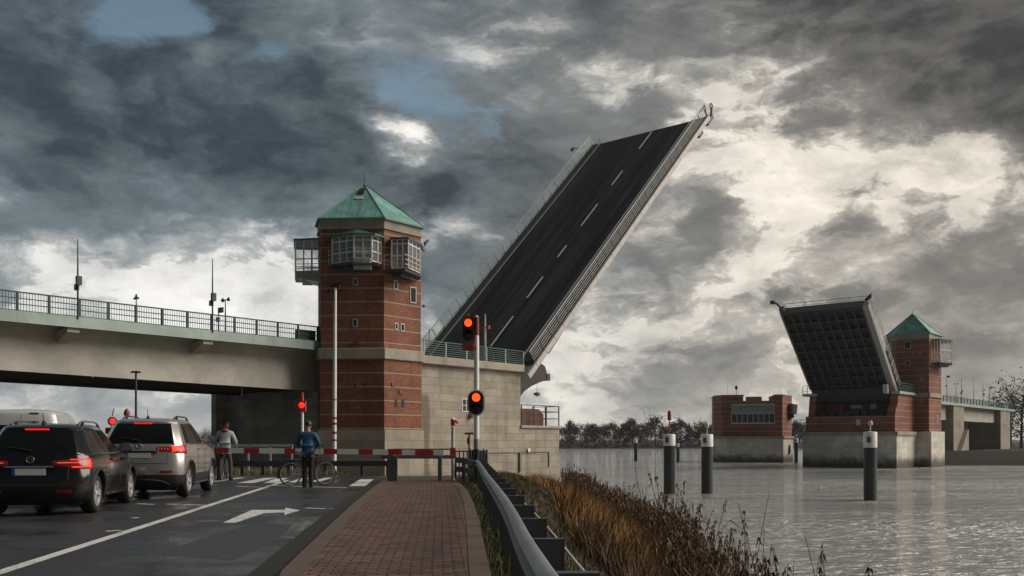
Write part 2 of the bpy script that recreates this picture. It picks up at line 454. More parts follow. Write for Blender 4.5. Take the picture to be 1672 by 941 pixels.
gme = bpy.data.meshes.new('ground'); gme.from_pydata(vv.tolist(), [], ff.tolist())
gme.polygons.foreach_set('use_smooth', [True]*len(gme.polygons))
def ground_mat():
    m, t, bs, geo = new_mat('earth_and_turf')
    pos = geo.outputs['Position']
    n1 = t.noise(pos, .6, 6, .65); n2 = t.noise(pos, 6, 5, .7)
    grass = t.mix(n2, (.018,.022,.007), (.060,.062,.020))
    soil = t.mix(n2, (.030,.021,.012), (.105,.075,.042))
    c = t.mix(t.step(t.m('ADD', n1, t.mul(n2, .3)), .5, .78), grass, soil)
    y_ = t.xyz(pos)[1]
    c = t.mix(t.step(y_, 110, 150), c, t.mix(n2, (.008,.008,.006), (.020,.018,.013)))
    t.put(bs.inputs['Base Color'], c); bs.inputs['Roughness'].default_value = .95
    bump(t, bs, t.add(n2, t.noise(pos, 25, 3)), .7, .05)
    return m
gme.materials.append(ground_mat())
go = bpy.data.objects.new('ground', gme); COL.objects.link(go)
tag(go, 'grassy river bank and land on both sides of the river', kind='structure')

def water_mat():
    m, t, bs, geo = new_mat('river_water')
    pos = geo.outputs['Position']
    bs.inputs['Base Color'].default_value = (.50,.51,.50,1); bs.inputs['Metallic'].default_value = .44; bs.inputs['Roughness'].default_value = .04; bs.inputs['IOR'].default_value = 1.33
    bs.inputs['Specular IOR Level'].default_value = .6
    mp = t.vm('MULTIPLY', pos, (.75, 1.5, 1.0))
    a = t.noise(mp, .85, 5, .58, .6); b_ = t.noise(mp, 3.2, 3, .55, .3); big = t.noise(mp, .09, 3, .5)
    calm = t.m('ADD', .25, t.mul(t.step(t.noise(t.vm('MULTIPLY', pos, (.35,1.2,1)), .05, 4, .6), .35, .65), .9))
    rg1 = t.m('SUBTRACT', 1.0, t.m('ABSOLUTE', t.m('SUBTRACT', t.mul(t.noise(mp, 1.4, 4, .55, .8), 2.0), 1.0)))
    h = t.add(t.mul(t.mul(rg1, 1.5), calm), t.mul(t.mul(a, 1.8), calm), t.mul(t.mul(b_, .30), calm), t.mul(t.noise(t.vm('MULTIPLY', pos, (.5,1.6,1)), .22, 3, .55, .5), 1.0), t.mul(big, 1.2))
    bump(t, bs, h, 1.0, .20)
    return m
wm = MB(); wm.quad((-4000,-200,WATER),(4000,-200,WATER),(4000,7000,WATER),(-4000,7000,WATER))
wo_ = wm.build('river_water', water_mat(), loc=(0,0,WATER)); tag(wo_, 'grey rippled river water', kind='structure')

def asphalt_mat(name='asphalt'):
    m, t, bs, geo = new_mat(name)
    pos = geo.outputs['Position']
    n1 = t.noise(t.vm('MULTIPLY', pos, (1,.25,1)), .5, 5, .6); n2 = t.noise(pos, 90, 3, .7); n3 = t.noise(pos, 3, 5, .7)
    c = t.mix(n1, (.011,.012,.014), (.030,.031,.034))
    c = t.mix(t.mul(n2, .5), c, (.050,.050,.053)); c = t.mix(t.mul(t.step(n3, .55, .75), .5), c, (.008,.008,.009))
    # cracks sealed with bitumen
    vor = t.n.new('ShaderNodeTexVoronoi'); vor.feature = 'DISTANCE_TO_EDGE'; vor.inputs['Scale'].default_value = .22
    t.put(vor.inputs['Vector'], t.vm('ADD', pos, t.vm('SCALE', t.noise(pos, 1.2, 3, .6, 0, True), None, .8)))
    c = t.mix(t.mul(t.m('LESS_THAN', vor.outputs['Distance'], .008), .8), c, (.010,.010,.011))
    t.put(bs.inputs['Base Color'], c)
    t.put(bs.inputs['Roughness'], t.m('ADD', .20, t.mul(t.step(t.noise(pos, .45, 5, .65), .35, .65), .45)))
    bump(t, bs, n2, .35, .006)
    return m
MT['asphalt'] = asphalt_mat()
# right edge of the carriageway and both edges of the brick path, as ground points
path_l = [(-.62,-6),(-.75,0),(-1.35,4),(-2.19,8.74),(-2.62,13),(-3.05,17.4),(-3.50,22.5),(-3.98,28.3),(-4.05,31)]
path_r = [(.45,-6),(.35,0),(.12,4),(-.21,8.74),(-.48,13.7),(-.75,18),(-1.08,22.4),(-1.45,26),(-1.75,28.6),(-1.9,31)]
def lerp_edge(E_, y):
    for (x0,y0),(x1,y1) in zip(E_, E_[1:]):
        if y <= y1: return x0+(x1-x0)*(y-y0)/(y1-y0)
    return E_[-1][0]
ys = np.concatenate([np.arange(-6, 31.01, .5)])
rd = MB()
for y0, y1 in zip(ys, ys[1:]):
    rd.quad((-60,y0,0),(lerp_edge(path_l,y0)-.26,y0,0),(lerp_edge(path_l,y1)-.26,y1,0),(-60,y1,0))
rd.quad((-60,31,0),(-4.41,31,0),(-5.0,33.5,0),(-60,33.5,0))
ro = rd.build('road', MT['asphalt'], loc=(0,0,0)); tag(ro, 'dark worn asphalt road leading to the barrier', kind='structure')

def paver_mat():
    m, t, bs, geo = new_mat('red_pavers')
    pos = geo.outputs['Position']
    tcn = t.n.new('ShaderNodeUVMap'); tcn.uv_map = 'run'
    br = t.n.new('ShaderNodeTexBrick'); t.l.new(tcn.outputs[0], br.inputs['Vector'])
    br.inputs['Scale'].default_value = 1; br.inputs['Brick Width'].default_value = .21; br.inputs['Row Height'].default_value = .105
    br.inputs['Mortar Size'].default_value = .012; br.inputs['Mortar Smooth'].default_value = .3; br.offset = .5
    br.inputs['Color1'].default_value = (.195,.112,.092,1); br.inputs['Color2'].default_value = (.092,.057,.050,1); br.inputs['Mortar'].default_value = (.020,.017,.015,1)
    n1 = t.noise(pos, 1.1, 6, .65); n2 = t.noise(pos, 35, 3, .7)
    c = t.mix(t.mul(t.step(n1, .42, .7), .5), br.outputs[0], (.070,.056,.050))
    c = t.mix(t.mul(t.step(n2, .55, .75), .3), c, (.16,.11,.10))
    t.put(bs.inputs['Base Color'], c); t.put(bs.inputs['Roughness'], t.m('ADD', .65, t.mul(n1, .3))); bs.inputs['Specular IOR Level'].default_value = .22
    bump(t, bs, t.add(t.mul(br.outputs[1], -1), t.mul(n2, .2)), .8, .008)
    return m
def strip(name, m, EL, ER, z, thick, uv=False, y0=-6, y1=31, fall=None):
    """a paved strip between two edges, with real thickness"""
    me = bpy.data.meshes.new(name); v = []; f = []; yy = np.arange(y0, y1+.01, .37)
    for y in yy:
        zz = z + (fall(y) if fall else 0)
        a, b_ = EL(y), ER(y); v += [(a,y,zz),(b_,y,zz),(b_,y,zz-thick),(a,y,zz-thick)]
    for k in range(len(yy)-1):
        i = 4*k
        for s in range(4): f.append((i+s, i+(s+1) % 4, i+4+(s+1) % 4, i+4+s))
    f.append((0,3,2,1)); j = 4*(len(yy)-1); f.append((j,j+1,j+2,j+3))
    me.from_pydata(v, [], f)
    uvl = me.uv_layers.new(name='run')
    mid = [(EL(y)+ER(y))/2 for y in yy]
    for lp in me.loops:
        x, y, _ = v[lp.vertex_index]; k = lp.vertex_index//4
        uvl.data[lp.index].uv = (x-mid[k]+.3, y)
    bm = bmesh.new(); bm.from_mesh(me); bmesh.ops.recalc_face_normals(bm, faces=bm.faces); bm.to_mesh(me); bm.free()
    me.materials.append(m); o = bpy.data.objects.new(name, me); COL.objects.link(o); return o
PL = lambda y: lerp_edge(path_l, y); PR = lambda y: lerp_edge(path_r, y)
dip = lambda y: -.9*float(sstep(28.5, 34, y))
p_ = strip('brick_path', paver_mat(), lambda y: PL(y)+.205, lambda y: PR(y)-.205, .05, .2, y1=33.5, fall=dip); tag(p_, 'red brick foot and cycle path', kind='structure')
def kerb_mat():
    m, t, bs, geo = new_mat('kerb_pavers'); pos = geo.outputs['Position']
    fr = t.m('FRACT', t.m('DIVIDE', t.xyz(pos)[1], .21)); jt = t.m('LESS_THAN', fr, .07)
    n = t.noise(pos, 2.0, 6, .7)
    c = t.mix(n, (.050,.034,.027), (.140,.098,.074)); c = t.mix(t.mul(jt, .8), c, (.02,.016,.013))
    t.put(bs.inputs['Base Color'], c); bs.inputs['Roughness'].default_value = .8; bump(t, bs, t.add(t.mul(jt, -1), t.mul(t.noise(pos, 40, 3), .3)), .7, .008)
    return m
KM = kerb_mat()
for a, b_ in ((lambda y: PL(y), lambda y: PL(y)+.20), (lambda y: PR(y)-.20, lambda y: PR(y))):
    o = strip('path_kerb', KM, a, b_, .056, .2, y1=33.5, fall=dip); tag(o, 'worn buff kerb stones edging the brick path', kind='structure')
vg = strip('verge', plain('wet_gravel', (.012,.011,.009), .75, 0, .6, 6, bmp=.03), lambda y: PL(y)-.32, lambda y: PL(y)-.002, .018, .2); tag(vg, 'dark gravel strip between road and path', kind='structure')

def worn_paint(name='road_marking_paint', cover=.5, col=(.60,.60,.58)):
    m, t, bs, geo = new_mat(name); pos = geo.outputs['Position']
    n = t.noise(pos, 9, 6, .75); n2 = t.noise(pos, .9, 4, .6)
    k = t.step(t.m('ADD', n, t.mul(t.m('SUBTRACT', n2, .5), .45)), cover-.12, cover+.12)
    c = t.mix(k, col, (.05,.05,.052)); t.put(bs.inputs['Base Color'], c); bs.inputs['Roughness'].default_value = .6
    return m
paint = worn_paint('road_marking_paint', .60); faint = worn_paint('faded_marking_paint', .40, (.30,.30,.30))
mk = MB(); ZM = .004
def gquad(m_, pts, z=ZM):
    m_.poly([(p.x, p.y, z) for p in (G(*q_) for q_ in pts)])
def gline(m_, p, q_, wd, z=ZM):
    a, b_ = G(*p), G(*q_); T = (b_-a).normalized(); N = Vector((T.y,-T.x,0))*wd/2
    m_.poly([(v_.x, v_.y, z) for v_ in (a-N, b_-N, b_+N, a+N)])
a_, b_ = G(-150, 985), G(470, 784.5); gline(mk, (-150, 983), (470, 784.5), .15)
gline(mk, (436, 793), (566, 797), .16); gline(mk, (386, 794.5), (428, 796), .16)
gquad(mk, [(570,794),(597,794),(610,783),(588,783)])
gquad(mk, [(506,787),(521,787),(543,780.5),(531,780.5)]); gquad(mk, [(470,788),(487,788),(505,781),(492,781)])
gquad(mk, [(430,789),(452,789),(470,781),(453,781)]); gquad(mk, [(387,789),(414,789),(452,780.5),(432,780.5)])
gquad(mk, [(345,787),(352,787),(402,780),(391,780)])
for a, b_ in (((224,823),(252,824)),((272,823.5),(292,824)),((298,824.5),(338,825.5)),((173,868),(198,866.5)),((499,830),(531,831)),((540,831),(552,831.5))):
    gline(mk, a, b_, .11)
gline(mk, (216,846), (227,846), .12)
# right-turn arrow
gquad(mk, [(364,854),(385,854),(431,838.5),(468,837),(468,833),(411,833.2)])
gquad(mk, [(464,841.5),(490,834),(466,829.5)], .005)
mo = mk.build('road_marking', paint, loc=(0,0,ZM)); tag(mo, 'white lines, crossing blocks and right-turn arrow painted on the road', kind='structure')
pt = MB()
for q_ in ([(250,905),(430,850),(520,851),(380,915)],[(330,818),(420,806),(470,807),(400,820)],[(60,895),(150,872),(215,876),(130,902)]): pt.poly([(p.x,p.y,.0015) for p in (G(*c_) for c_ in q_)])
po = pt.build('road_patch', plain('patched_asphalt', (.030,.031,.034), .5, 0, .45, 4, bmp=.004), loc=(0,0,.0015)); tag(po, 'paler repaired patches in the asphalt', kind='structure')
mk2 = MB(); gquad(mk2, [(432,857),(452,846),(490,846),(476,857)], .003); gquad(mk2, [(455,880),(490,846),(545,842),(505,880)], .0025)
gquad(mk2, [(318,851),(360,849.5),(362,852),(318,853)], .003)
mo2 = mk2.build('worn_patch', faint, loc=(0,0,.003)); tag(mo2, 'rubbed-out pale patch on the asphalt beside the arrow', kind='structure')

# ------------------------------------------------------------------ bridge: approach viaduct
appr = thing('approach_viaduct', 'long beige girder viaduct leading in from the left behind the waiting cars', 'bridge', B1(-6, -3.9, 0))
S0, S1 = -75, -4.9
m = MB(); m.box((S0,-17.7,7.83),(S1,-3.9,8.27), B1); m.box((S0,-17.9,7.72),(S1,-17.7,8.34), B1)
m.box((S0,-3.9,7.70),(S1,-3.72,8.33), B1); m.build('deck_slab', MT['fascia'], appr)
m = MB()
prof = [(-5.15,7.83),(-5.4,7.55),(-5.4,4.86),(-6.1,4.86),(-6.1,5.0),(-15.4,5.0),(-15.4,4.86),(-16.1,4.86),(-16.1,7.83)]
i0 = len(m.v)
for s, dzb in ((S0,.55),(-27,.30),(-15,.12),(S1,0)):
    for t_, z_ in prof: m.v.append(tuple(B1(s, t_, z_ + (dzb if z_ < 6 else 0))))
npf = len(prof)
for k in range(3):
    for j in range(npf):
        j2 = (j+1) % npf
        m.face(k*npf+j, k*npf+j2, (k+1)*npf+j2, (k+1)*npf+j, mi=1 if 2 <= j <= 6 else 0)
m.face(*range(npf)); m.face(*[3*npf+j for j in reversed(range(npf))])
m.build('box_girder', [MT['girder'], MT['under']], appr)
for s in (-23.8, -15.2):
    m = MB(); m.prism([(-5.45,7.6),(-3.95,7.71),(-3.95,7.45),(-4.5,7.2),(-5.45,6.9)], -.35, .35, lambda a, b_, h, s=s: B1(s+h, a, b_)); m.build('bracket', MT['girder'], appr)
# seams on the girder plate
for s in (-40,-31,-22,-13):
    m = MB(); m.box((s-.02,-5.415,5.0),(s+.02,-5.395,7.5), B1); m.build('plate_seam', MT['girder'], appr)

def railing(name, label, fn, s0, s1, z0, h, npost, pm, rm, rails, bal=None, pw=.09, t=0., group=None, rail_w=.05):
    """fn(s, t, z); rails = heights as fractions; bal = spacing of the fine uprights"""
    r = thing(name, label, 'railing', fn((s0+s1)/2, t, z0), 0, group)
    ss = np.linspace(s0, s1, npost)
    for s in ss:
        m_ = MB(); m_.box((s-pw/2, t-pw/2, z0),(s+pw/2, t+pw/2, z0+h), fn); m_.build('post', pm, r)
    m_ = MB()
    for k, fr in enumerate(rails):
        wd = rail_w*(1.5 if k == len(rails)-1 else 1)
        m_.box((s0, t-wd/2+.003, z0+h*fr-wd/2),(s1, t+wd/2-.003, z0+h*fr+wd/2+.002), fn)
    m_.build('rail', rm, r)
    if bal:
        m_ = MB(); n_ = int((s1-s0)/bal)
        for k in range(n_):
            s = s0+(k+.5)*(s1-s0)/n_; m_.box((s-.011, t-.011, z0+h*rails[0]),(s+.011, t+.011, z0+h*rails[-1]), fn)
        m_.build('infill_bars', rm, r)
    return r
railing('bridge_railing', 'dark green barred railing along the near edge of the approach viaduct', B1, -62.6, -6.4, 8.27, 1.12, 34, MT['dgreen'], MT['dgreen'], (.10,.42,.70,1.0), .155, .12, -4.0)
railing('bridge_railing', 'far railing of the approach viaduct seen through the near one', B1, -62.6, -6.4, 8.27, 1.1, 34, MT['dgreen'], MT['dgreen'], (.10,1.0), None, .10, -17.5)
m = MB(); m.box((-8.1,-4.4,8.3),(-6.45,-4.12,9.05), B1); o = m.build('cabinet', MT['green'], bevel=.03); tag(o, 'small green cabinet behind the railing end next to the tower', 'cabinet')
m = MB(); m.box((-6.4,-4.15,8.0),(-5.9,-3.66,9.45), B1); o = m.build('expansion_cover', MT['green'], bevel=.03); tag(o, 'green steel cover plate where viaduct railing meets the tower', 'cover')

# ------------------------------------------------------------------ bridge: near pier
pier = thing('bascule_pier', 'large pale block-faced bascule pier beside the tall brick tower', 'bridge pier', B1(5,0,-1.5))
m = MB(); m.box((-2.6,-17.2,-3.6),(11.66,0,6.95), B1); m.build('block_wall', MT['conc_wall'], pier)
m = MB(); m.box((11.66,-16.5,-4.5),(17.03,-.004,2.28), B1); m.build('river_wall', MT['conc_wall'], pier)
m = MB(); m.box((-2.6,-17.6,6.95),(11.75,.42,7.56), B1); m.build('cornice', MT['conc_cap'], pier, bevel=.04)
m = MB(); m.box((11.66,-16.8,2.28),(17.2,.16,2.50), B1); m.build('ledge', MT['conc_cap'], pier, bevel=.03)
m = MB(); m.box((-5.4,-17.2,-3.0),(-2.6,-3.3,4.35), B1); m.build('abutment_wall', MT['conc_back'], pier)
m = MB(); m.box((-5.2,-17.0,4.30),(-2.5,-3.55,7.70), B1); m.build('end_wall', MT['conc_back'], pier)
m = MB(); m.box((-6.3,-17.9,-3.0),(-2.6,-17.2,7.6), B1); m.build('pilaster', MT['conc_back'], pier)
for t_ in (-15.6, -10.4, -5.6):
    m = MB(); m.box((-5.35,t_-.55,4.35),(-4.2,t_+.55,4.86), B1); m.build('bearing', MT['dirty'], pier)
railing('walkway_railing', 'green horizontal-bar railing on top of the pale pier wall', B1, .2, 11.9, 7.56, 1.15, 6, MT['lgreen'], MT['green'], (.14,.28,.42,.56,.70,.84,1.0), None, .08, .12)
railing('walkway_railing', 'short green railing at the end of the pier wall, next to the lifted leaf', lambda s, t, z: B1(11.95, s, z), -3.2, .1, 7.56, 1.15, 3, MT['lgreen'], MT['green'], (.14,.28,.42,.56,.70,.84,1.0), None, .08, 0)
# window, lamp and fittings on the pier wall
def on_t(px, py, t):
    r = Vector(((px-CX)/F, 1, (HY-py)/F)); c = Vector((0,0,EYE)); k = (O1+nx*t-c).dot(nx)/r.dot(nx); p = c+r*k-O1
    return p.dot(bx), p.z
def wall_window(parent, fn, s, z, wd, ht, name='window'):
    m_ = MB(); fwd = .07
    m_.box((s-wd/2,-.05,z-ht/2),(s+wd/2,.035,z-ht/2+fwd), fn); m_.box((s-wd/2,-.05,z+ht/2-fwd),(s+wd/2,.035,z+ht/2), fn)
    m_.box((s-wd/2,-.05,z-ht/2+fwd),(s-wd/2+fwd,.034,z+ht/2-fwd), fn); m_.box((s+wd/2-fwd,-.05,z-ht/2+fwd),(s+wd/2,.034,z+ht/2-fwd), fn)
    o_ = m_.build(name, MT['white'], parent)
    g_ = MB(); g_.box((s-wd/2+fwd,-.03,z-ht/2+fwd),(s+wd/2-fwd,.012,z+ht/2-fwd), fn); g_.build('pane', MT['glass'], o_)
    return o_
s, z = on_t(761, 662, 0); ww = wall_window(pier, B1, s, z, .95, 1.05)
m = MB(); m.box((s-.03,.012,z-.45),(s+.03,.03,z+.45), B1); m.box((s-.4,.012,z-.02),(s+.4,.028,z+.02), B1); m.build('glazing_bar', MT['white'], ww)
s, z = on_t(768, 664+14, 0); m = MB(); m.lathe([(.05,0),(.22,.05),(.25,.2),(.18,.34),(.04,.38)], B1(s,.02,z), nx, 14); m.box((s-.06,0,z+.1),(s+.06,.3,z+.26), B1)
o = m.build('wall_lamp', MT['grey'], smooth=True); tag(o, 'round grey bulkhead lamp on the pier wall under its small window', 'lamp')
# maintenance balcony on the river wall
bal = thing('maintenance_balcony', 'railed steel balcony with rusty box on the low end of the pale pier', 'balcony', B1(14.4,-.3,2.5))
m = MB()
for s in (11.8,13.5,15.2,17.0): m.box((s-.04,-.04,2.5),(s+.04,.04,4.25), B1)
for z in (3.1,3.7,4.2): m.box((11.8,-.03,z),(17.0,.03,z+.06), B1)
for t_ in (-1.5,-3.0): m.box((16.96,t_-.04,2.5),(17.04,t_+.04,4.25), B1)
for z in (3.1,3.7,4.2): m.box((16.97,-3.0,z),(17.03,-.03,z+.055), B1)
m.build('rail', MT['dsteel'], bal)
m = MB(); m.prism([(11.9,2.5),(15.3,2.5),(15.3,3.5),(14.6,3.95),(12.6,3.95),(11.9,3.7)], -2.2, -.35, lambda a, b_, h: B1(a, h, b_)); m.build('machine_box', MT['rust'], bal, bevel=.05)

# ------------------------------------------------------------------ bridge: lifted near leaf
EL1 = R(43.75)
def leaf_frame(A, bdir, el):
    dl = bdir*math.cos(el)+ZU*math.sin(el); up = -bdir*math.sin(el)+ZU*math.cos(el)
    return lambda l, t, h: A + dl*l + nx*t + up*h
A1 = O1+bx*13.2+ZU*8.2
L1 = leaf_frame(A1, bx, EL1)
TIP = 41.15; TL, TR = -14.55, 1.02
leaf = thing('bridge_leaf', 'raised bascule leaf with dark asphalt deck and dashed centre line pointing at the sky', 'bridge leaf', A1)
def leaf_asphalt():
    m, t, bs, geo = new_mat('leaf_asphalt'); pos = geo.outputs['Position']
    dl = bx*math.cos(EL1)+ZU*math.sin(EL1)
    l_ = t.vm('DOT_PRODUCT', pos, tuple(dl)); tt = t.vm('DOT_PRODUCT', pos, tuple(nx))
    v_ = t.comb(t.mul(l_, .05), tt, 0)
    n = t.noise(v_, 1.1, 5, .6); n2 = t.noise(v_, .35, 3); n3 = t.noise(pos, 1.2, 6, .7)
    c = t.mix(t.step(t.m('ADD', n, t.mul(n2, .4)), .55, .95), (.014,.0155,.020), (.075,.078,.088))
    c = t.mix(t.mul(n3, .35), c, (.012,.013,.016))
    t.put(bs.inputs['Base Color'], c); bs.inputs['Roughness'].default_value = .85; bs.inputs['Specular IOR Level'].default_value = .25
    bump(t, bs, t.noise(pos, 40, 3), .4, .01)
    return m
m = MB(); m.box((-.5,-13.6,-.35),(TIP,-1.0,0), L1); m.build('roadway', leaf_asphalt(), leaf)
m = MB(); m.box((-.5,-1.0,-.35),(TIP,.78,.10), L1); m.box((-.5,TL+.1,-.35),(TIP,-13.6,.10), L1); m.build('walkway', plain('leaf_walkway', (.04,.042,.045), .8), leaf)
def leaf_fascia_mat():
    m, t, bs, geo = new_mat('leaf_fascia'); pos = geo.outputs['Position']
    dl = bx*math.cos(EL1)+ZU*math.sin(EL1); l_ = t.vm('DOT_PRODUCT', pos, tuple(dl))
    n = t.noise(pos, 1.5, 5, .7); c = t.mix(n, (.40,.37,.36), (.60,.56,.54))
    j = t.m('LESS_THAN', t.m('FRACT', t.m('DIVIDE', l_, 1.75)), .035)
    c = t.mix(t.mul(j, .8), c, (.08,.07,.07)); t.put(bs.inputs['Base Color'], c); bs.inputs['Roughness'].default_value = .5
    return m
FM = leaf_fascia_mat()
m = MB(); m.box((-2.3,.78,-.30),(TIP+.15,TR,.16), L1); m.build('fascia', FM, leaf)
m = MB(); m.box((1.0,TL-.1,-.85),(TIP+.05,TL+.1,.16), L1); m.build('fascia', MT['lgreen'], leaf)
m = MB()
for l0, l1 in ((2.3,6.75),(9.6,13.0),(16.3,18.3),(21.8,25.9),(29.6,32.5),(37.2,40.9)): m.box((l0,-6.27,.002),(l1,-6.06,.005), L1)
m.box((.3,-1.34,.002),(TIP-.05,-1.12,.005), L1); m.box((.3,-13.5,.002),(TIP-.05,-13.38,.005), L1)
m.build('lane_marking', worn_paint('leaf_marking_paint', .80, (.80,.80,.78)), leaf)
# steelwork under the deck
m = MB()
for t_ in (-2.0, -7.3, -12.6): m.prism([(TIP-.2,-.36),(TIP-.2,-1.0),(24,-1.9),(4,-2.6),(4,-.36)], t_-.25, t_+.25, lambda a, b_, h: L1(a, h, b_))
for l_ in np.arange(5, 41, 4.0): m.box((l_-.12,-13.4,-1.0),(l_+.12,-.2,-.36), L1)
m.build('deck_girders', MT['dsteel'], leaf)
m = MB(); m.prism([(10.6,7.2),(12.2,8.2),(14.3,8.3),(15.7,7.75),(16.2,6.6),(15.0,6.3),(13.8,5.9),(12.9,5.45),(12.2,4.9),(10.6,3.6)], -13.2, -.5, lambda a, b_, h: B1(a, h, b_))
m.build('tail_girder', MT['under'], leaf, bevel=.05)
m = MB(); m.box((15.9,-1.2,6.5),(16.35,-.45,7.1), B1); m.build('buffer', MT['dsteel'], leaf)
def leaf_rail(t, mat_p, mat_r, l0, l1, n_):
    r = MB()
    for l_ in np.linspace(l0, l1, n_): r.box((l_-.045,t-.045,.1),(l_+.045,t+.045,1.2), L1)
    ob = r.build('railing', mat_p, leaf)
    r = MB()
    for h, wd in ((.32,.045),(.54,.045),(.76,.045),(.98,.045),(1.2,.085)): r.box((l0,t-wd/2,h-wd/2),(l1,t+wd/2,h+wd/2), L1)
    r.build('rail', mat_r, ob)
leaf_rail(.72, MT['dsteel'], MT['dirty'], -.6, TIP, 26); leaf_rail(TL+.15, MT['lgreen'], MT['lgreen'], 1.2, TIP, 26)
# centre lock at the tip
lk = MB()
lk.bar(L1(TIP,.75,.1), L1(TIP+.4,.75,1.25), .09, .09); lk.bar(L1(TIP+.4,.75,1.25), L1(TIP-1.2,.75,1.2), .07, .07)
lk.box((TIP-.6,.3,-.75),(TIP+1.15,.9,-.30), L1); lk.bar(L1(TIP+1.0,.7,-.4), L1(TIP+1.6,.8,.30), .16, .16)
lk.tube([L1(TIP+1.6+.28*math.cos(a),.8,.45+.28*math.sin(a)) for a in np.linspace(0, 2*math.pi, 11)[:-1]], .07, 6, closed=True)
lk.build('centre_lock', MT['dsteel'], leaf)
m = MB(); m.box((TIP-3.0,.4,-.85),(TIP-2.0,.8,-.31), L1); m.build('lock_motor', MT['dsteel'], leaf)
m = MB(); m.bar(L1(TIP-2.2,TL,.9), L1(TIP-2.2,TL-1.0,1.1), .06, .06); m.box((TIP-2.5,TL-1.3,.95),(TIP-2.0,TL-1.0,1.25), L1); m.build('tip_lamp', MT['dsteel'], leaf)
m = MB(); m.bar(L1(TIP-.1,-13.2,0), L1(TIP-.1,-13.2,.8), .06, .06); m.build('tip_marker', MT['dsteel'], leaf)
# lamp hung from the tail girder
p = W(877, 640, 81.5)
m = MB(); m.tube([p+ZU*1.6, p], .02, 6); m.lathe([(.03,0),(.33,-.12),(.30,-.26),(.05,-.42)], p, (0,0,1), 12); o = m.build('hanging_lamp', MT['grey'], smooth=True); tag(o, 'small grey navigation lamp hanging under the lifted leaf beside the pier', 'lamp')
# ------------------------------------------------------------------ brick towers
def poly_prism(m_, pts, z0, z1, mi=0):
    m_.prism([(p.x, p.y) for p in pts], z0, z1, lambda a, b_, h: (a, b_, h), mi)
def grow(pts, dist):
    """outline pushed outwards by dist (convex, any winding)"""
    c = sum(pts, Vector((0,0,0)))/len(pts); out = []; n_ = len(pts)
    for k in range(n_):
        a, b_, c_ = pts[k-1], pts[k], pts[(k+1) % n_]
        def off(p, q_):
            T = (q_-p).normalized(); N = Vector((T.y,-T.x,0))
            if N.dot((p+q_)/2-c) < 0: N = -N
            return N
        n1, n2 = off(a, b_), off(b_, c_); s = n1+n2
        out.append(b_ + s*(dist/max(.3, 1+n1.dot(n2))))
    return out
def flat(p): return Vector((p.x, p.y, 0))
def face_frame(p, q_):
    """frame on the wall from p to q: (run, out, z); out points away from the tower"""
    T = (q_-p).normalized(); N = Vector((T.y,-T.x,0))
    if N.y > 0 and abs(N.y) > .2: N = -N
    return lambda s, o_, z: flat(p)+T*s+N*o_+ZU*z, (q_-p).length

P0 = flat(W(524,0,65.25)); P1 = flat(W(627,0,65.0)); P2 = P1+bx*3.62
P5 = flat(W(519.5,0,67.3)); P4 = Vector((-13.0,70.6,0)); P3 = Vector((-8.9,71.2,0))
TP = [P0,P1,P2,P3,P4,P5]
tower = thing('bridge_tower', 'tall red brick control tower with green copper roof, nearest to the barrier', 'tower', (-10.9,68,-1.5))
m = MB(); poly_prism(m, TP, 7.78, 16.35); m.build('upper_wall', MT['brick_up'], tower)
m = MB(); poly_prism(m, grow(TP,.05), 2.0, 7.0); m.build('lower_wall', MT['brick_lo'], tower)
m = MB(); poly_prism(m, grow(TP,.22), 7.0, 7.78); m.build('cornice', MT['conc_cap'], tower, bevel=.05)
m = MB(); poly_prism(m, grow(TP,.20), -3.5, 2.0); m.build('plinth', concrete_mat('plinth_concrete', (.42,.375,.30), (4.2,1.25), .3, .4), tower)
m = MB(); poly_prism(m, grow(TP,.06), 16.35, 16.95); poly_prism(m, grow(TP,.10), 16.22, 16.36); m.build('fascia', MT['conc'], tower)
EV = grow(TP,.20); AP = Vector((-241/F*67.9, 67.9, 20.15))
m = MB()
for k in range(6): m.poly([EV[k]+ZU*16.98, EV[(k+1) % 6]+ZU*16.98, AP])
m.poly([p+ZU*16.98 for p in EV])
roof = m.build('roof', MT['copper'], tower)
m = MB()
for k in range(6): m.bar(EV[k]+ZU*16.97, AP+ZU*.02, .09, .07)
for k in range(6): m.bar(EV[k]+ZU*16.93, EV[(k+1) % 6]+ZU*16.93, .10, .12)
m.build('ridge', MT['copper_plain'], roof)
m = MB(); m.lathe([(.36,-.62),(.20,-.20),(.02,.10)], AP, (0,0,1), 8); m.tube([AP, AP+ZU*.75], .022, 6); m.build('finial', MT['black'], roof)
f01, w01 = face_frame(P0, P1); f12, w12 = face_frame(P1, P2)
# louvre and hatch on the front roof slope
mid = (EV[0]+EV[1])/2+ZU*16.98
sl_ = (AP-mid); rn = (EV[1]-EV[0]).cross(sl_).normalized(); rn = rn if rn.y < 0 else -rn
def roof_pt(u, v, h): return mid+(EV[1]-EV[0]).normalized()*u+sl_*v+rn*h
m = MB(); m.box((-.20,.70,-.02),(.20,.83,.14), roof_pt); m.build('roof_vent', MT['black'], roof)
m = MB(); m.box((-.30,.545,-.02),(.30,.60,.07), roof_pt); m.build('roof_hatch', MT['dirty'], roof)
def small_window(parent, fn, s, z, wd, ht, arch=False):
    m_ = MB(); m_.box((s-wd/2,-.05,z-ht/2),(s+wd/2,.045,z+ht/2), fn); o_ = m_.build('window', MT['dirty'], parent)
    g_ = MB(); g_.box((s-wd/2+.07,-.02,z-ht/2+.08),(s+wd/2-.07,.052,z+ht/2-.08), fn); g_.build('pane', MT['glass'], o_)
def on_face(p, q_, px, py):
    T = (q_-p).normalized(); N = Vector((T.y,-T.x,0)); r = Vector(((px-CX)/F,1,(HY-py)/F)); c = Vector((0,0,EYE))
    k = (p-c).dot(N)/r.dot(N); h = c+r*k; return (h-p).dot(T), h.z
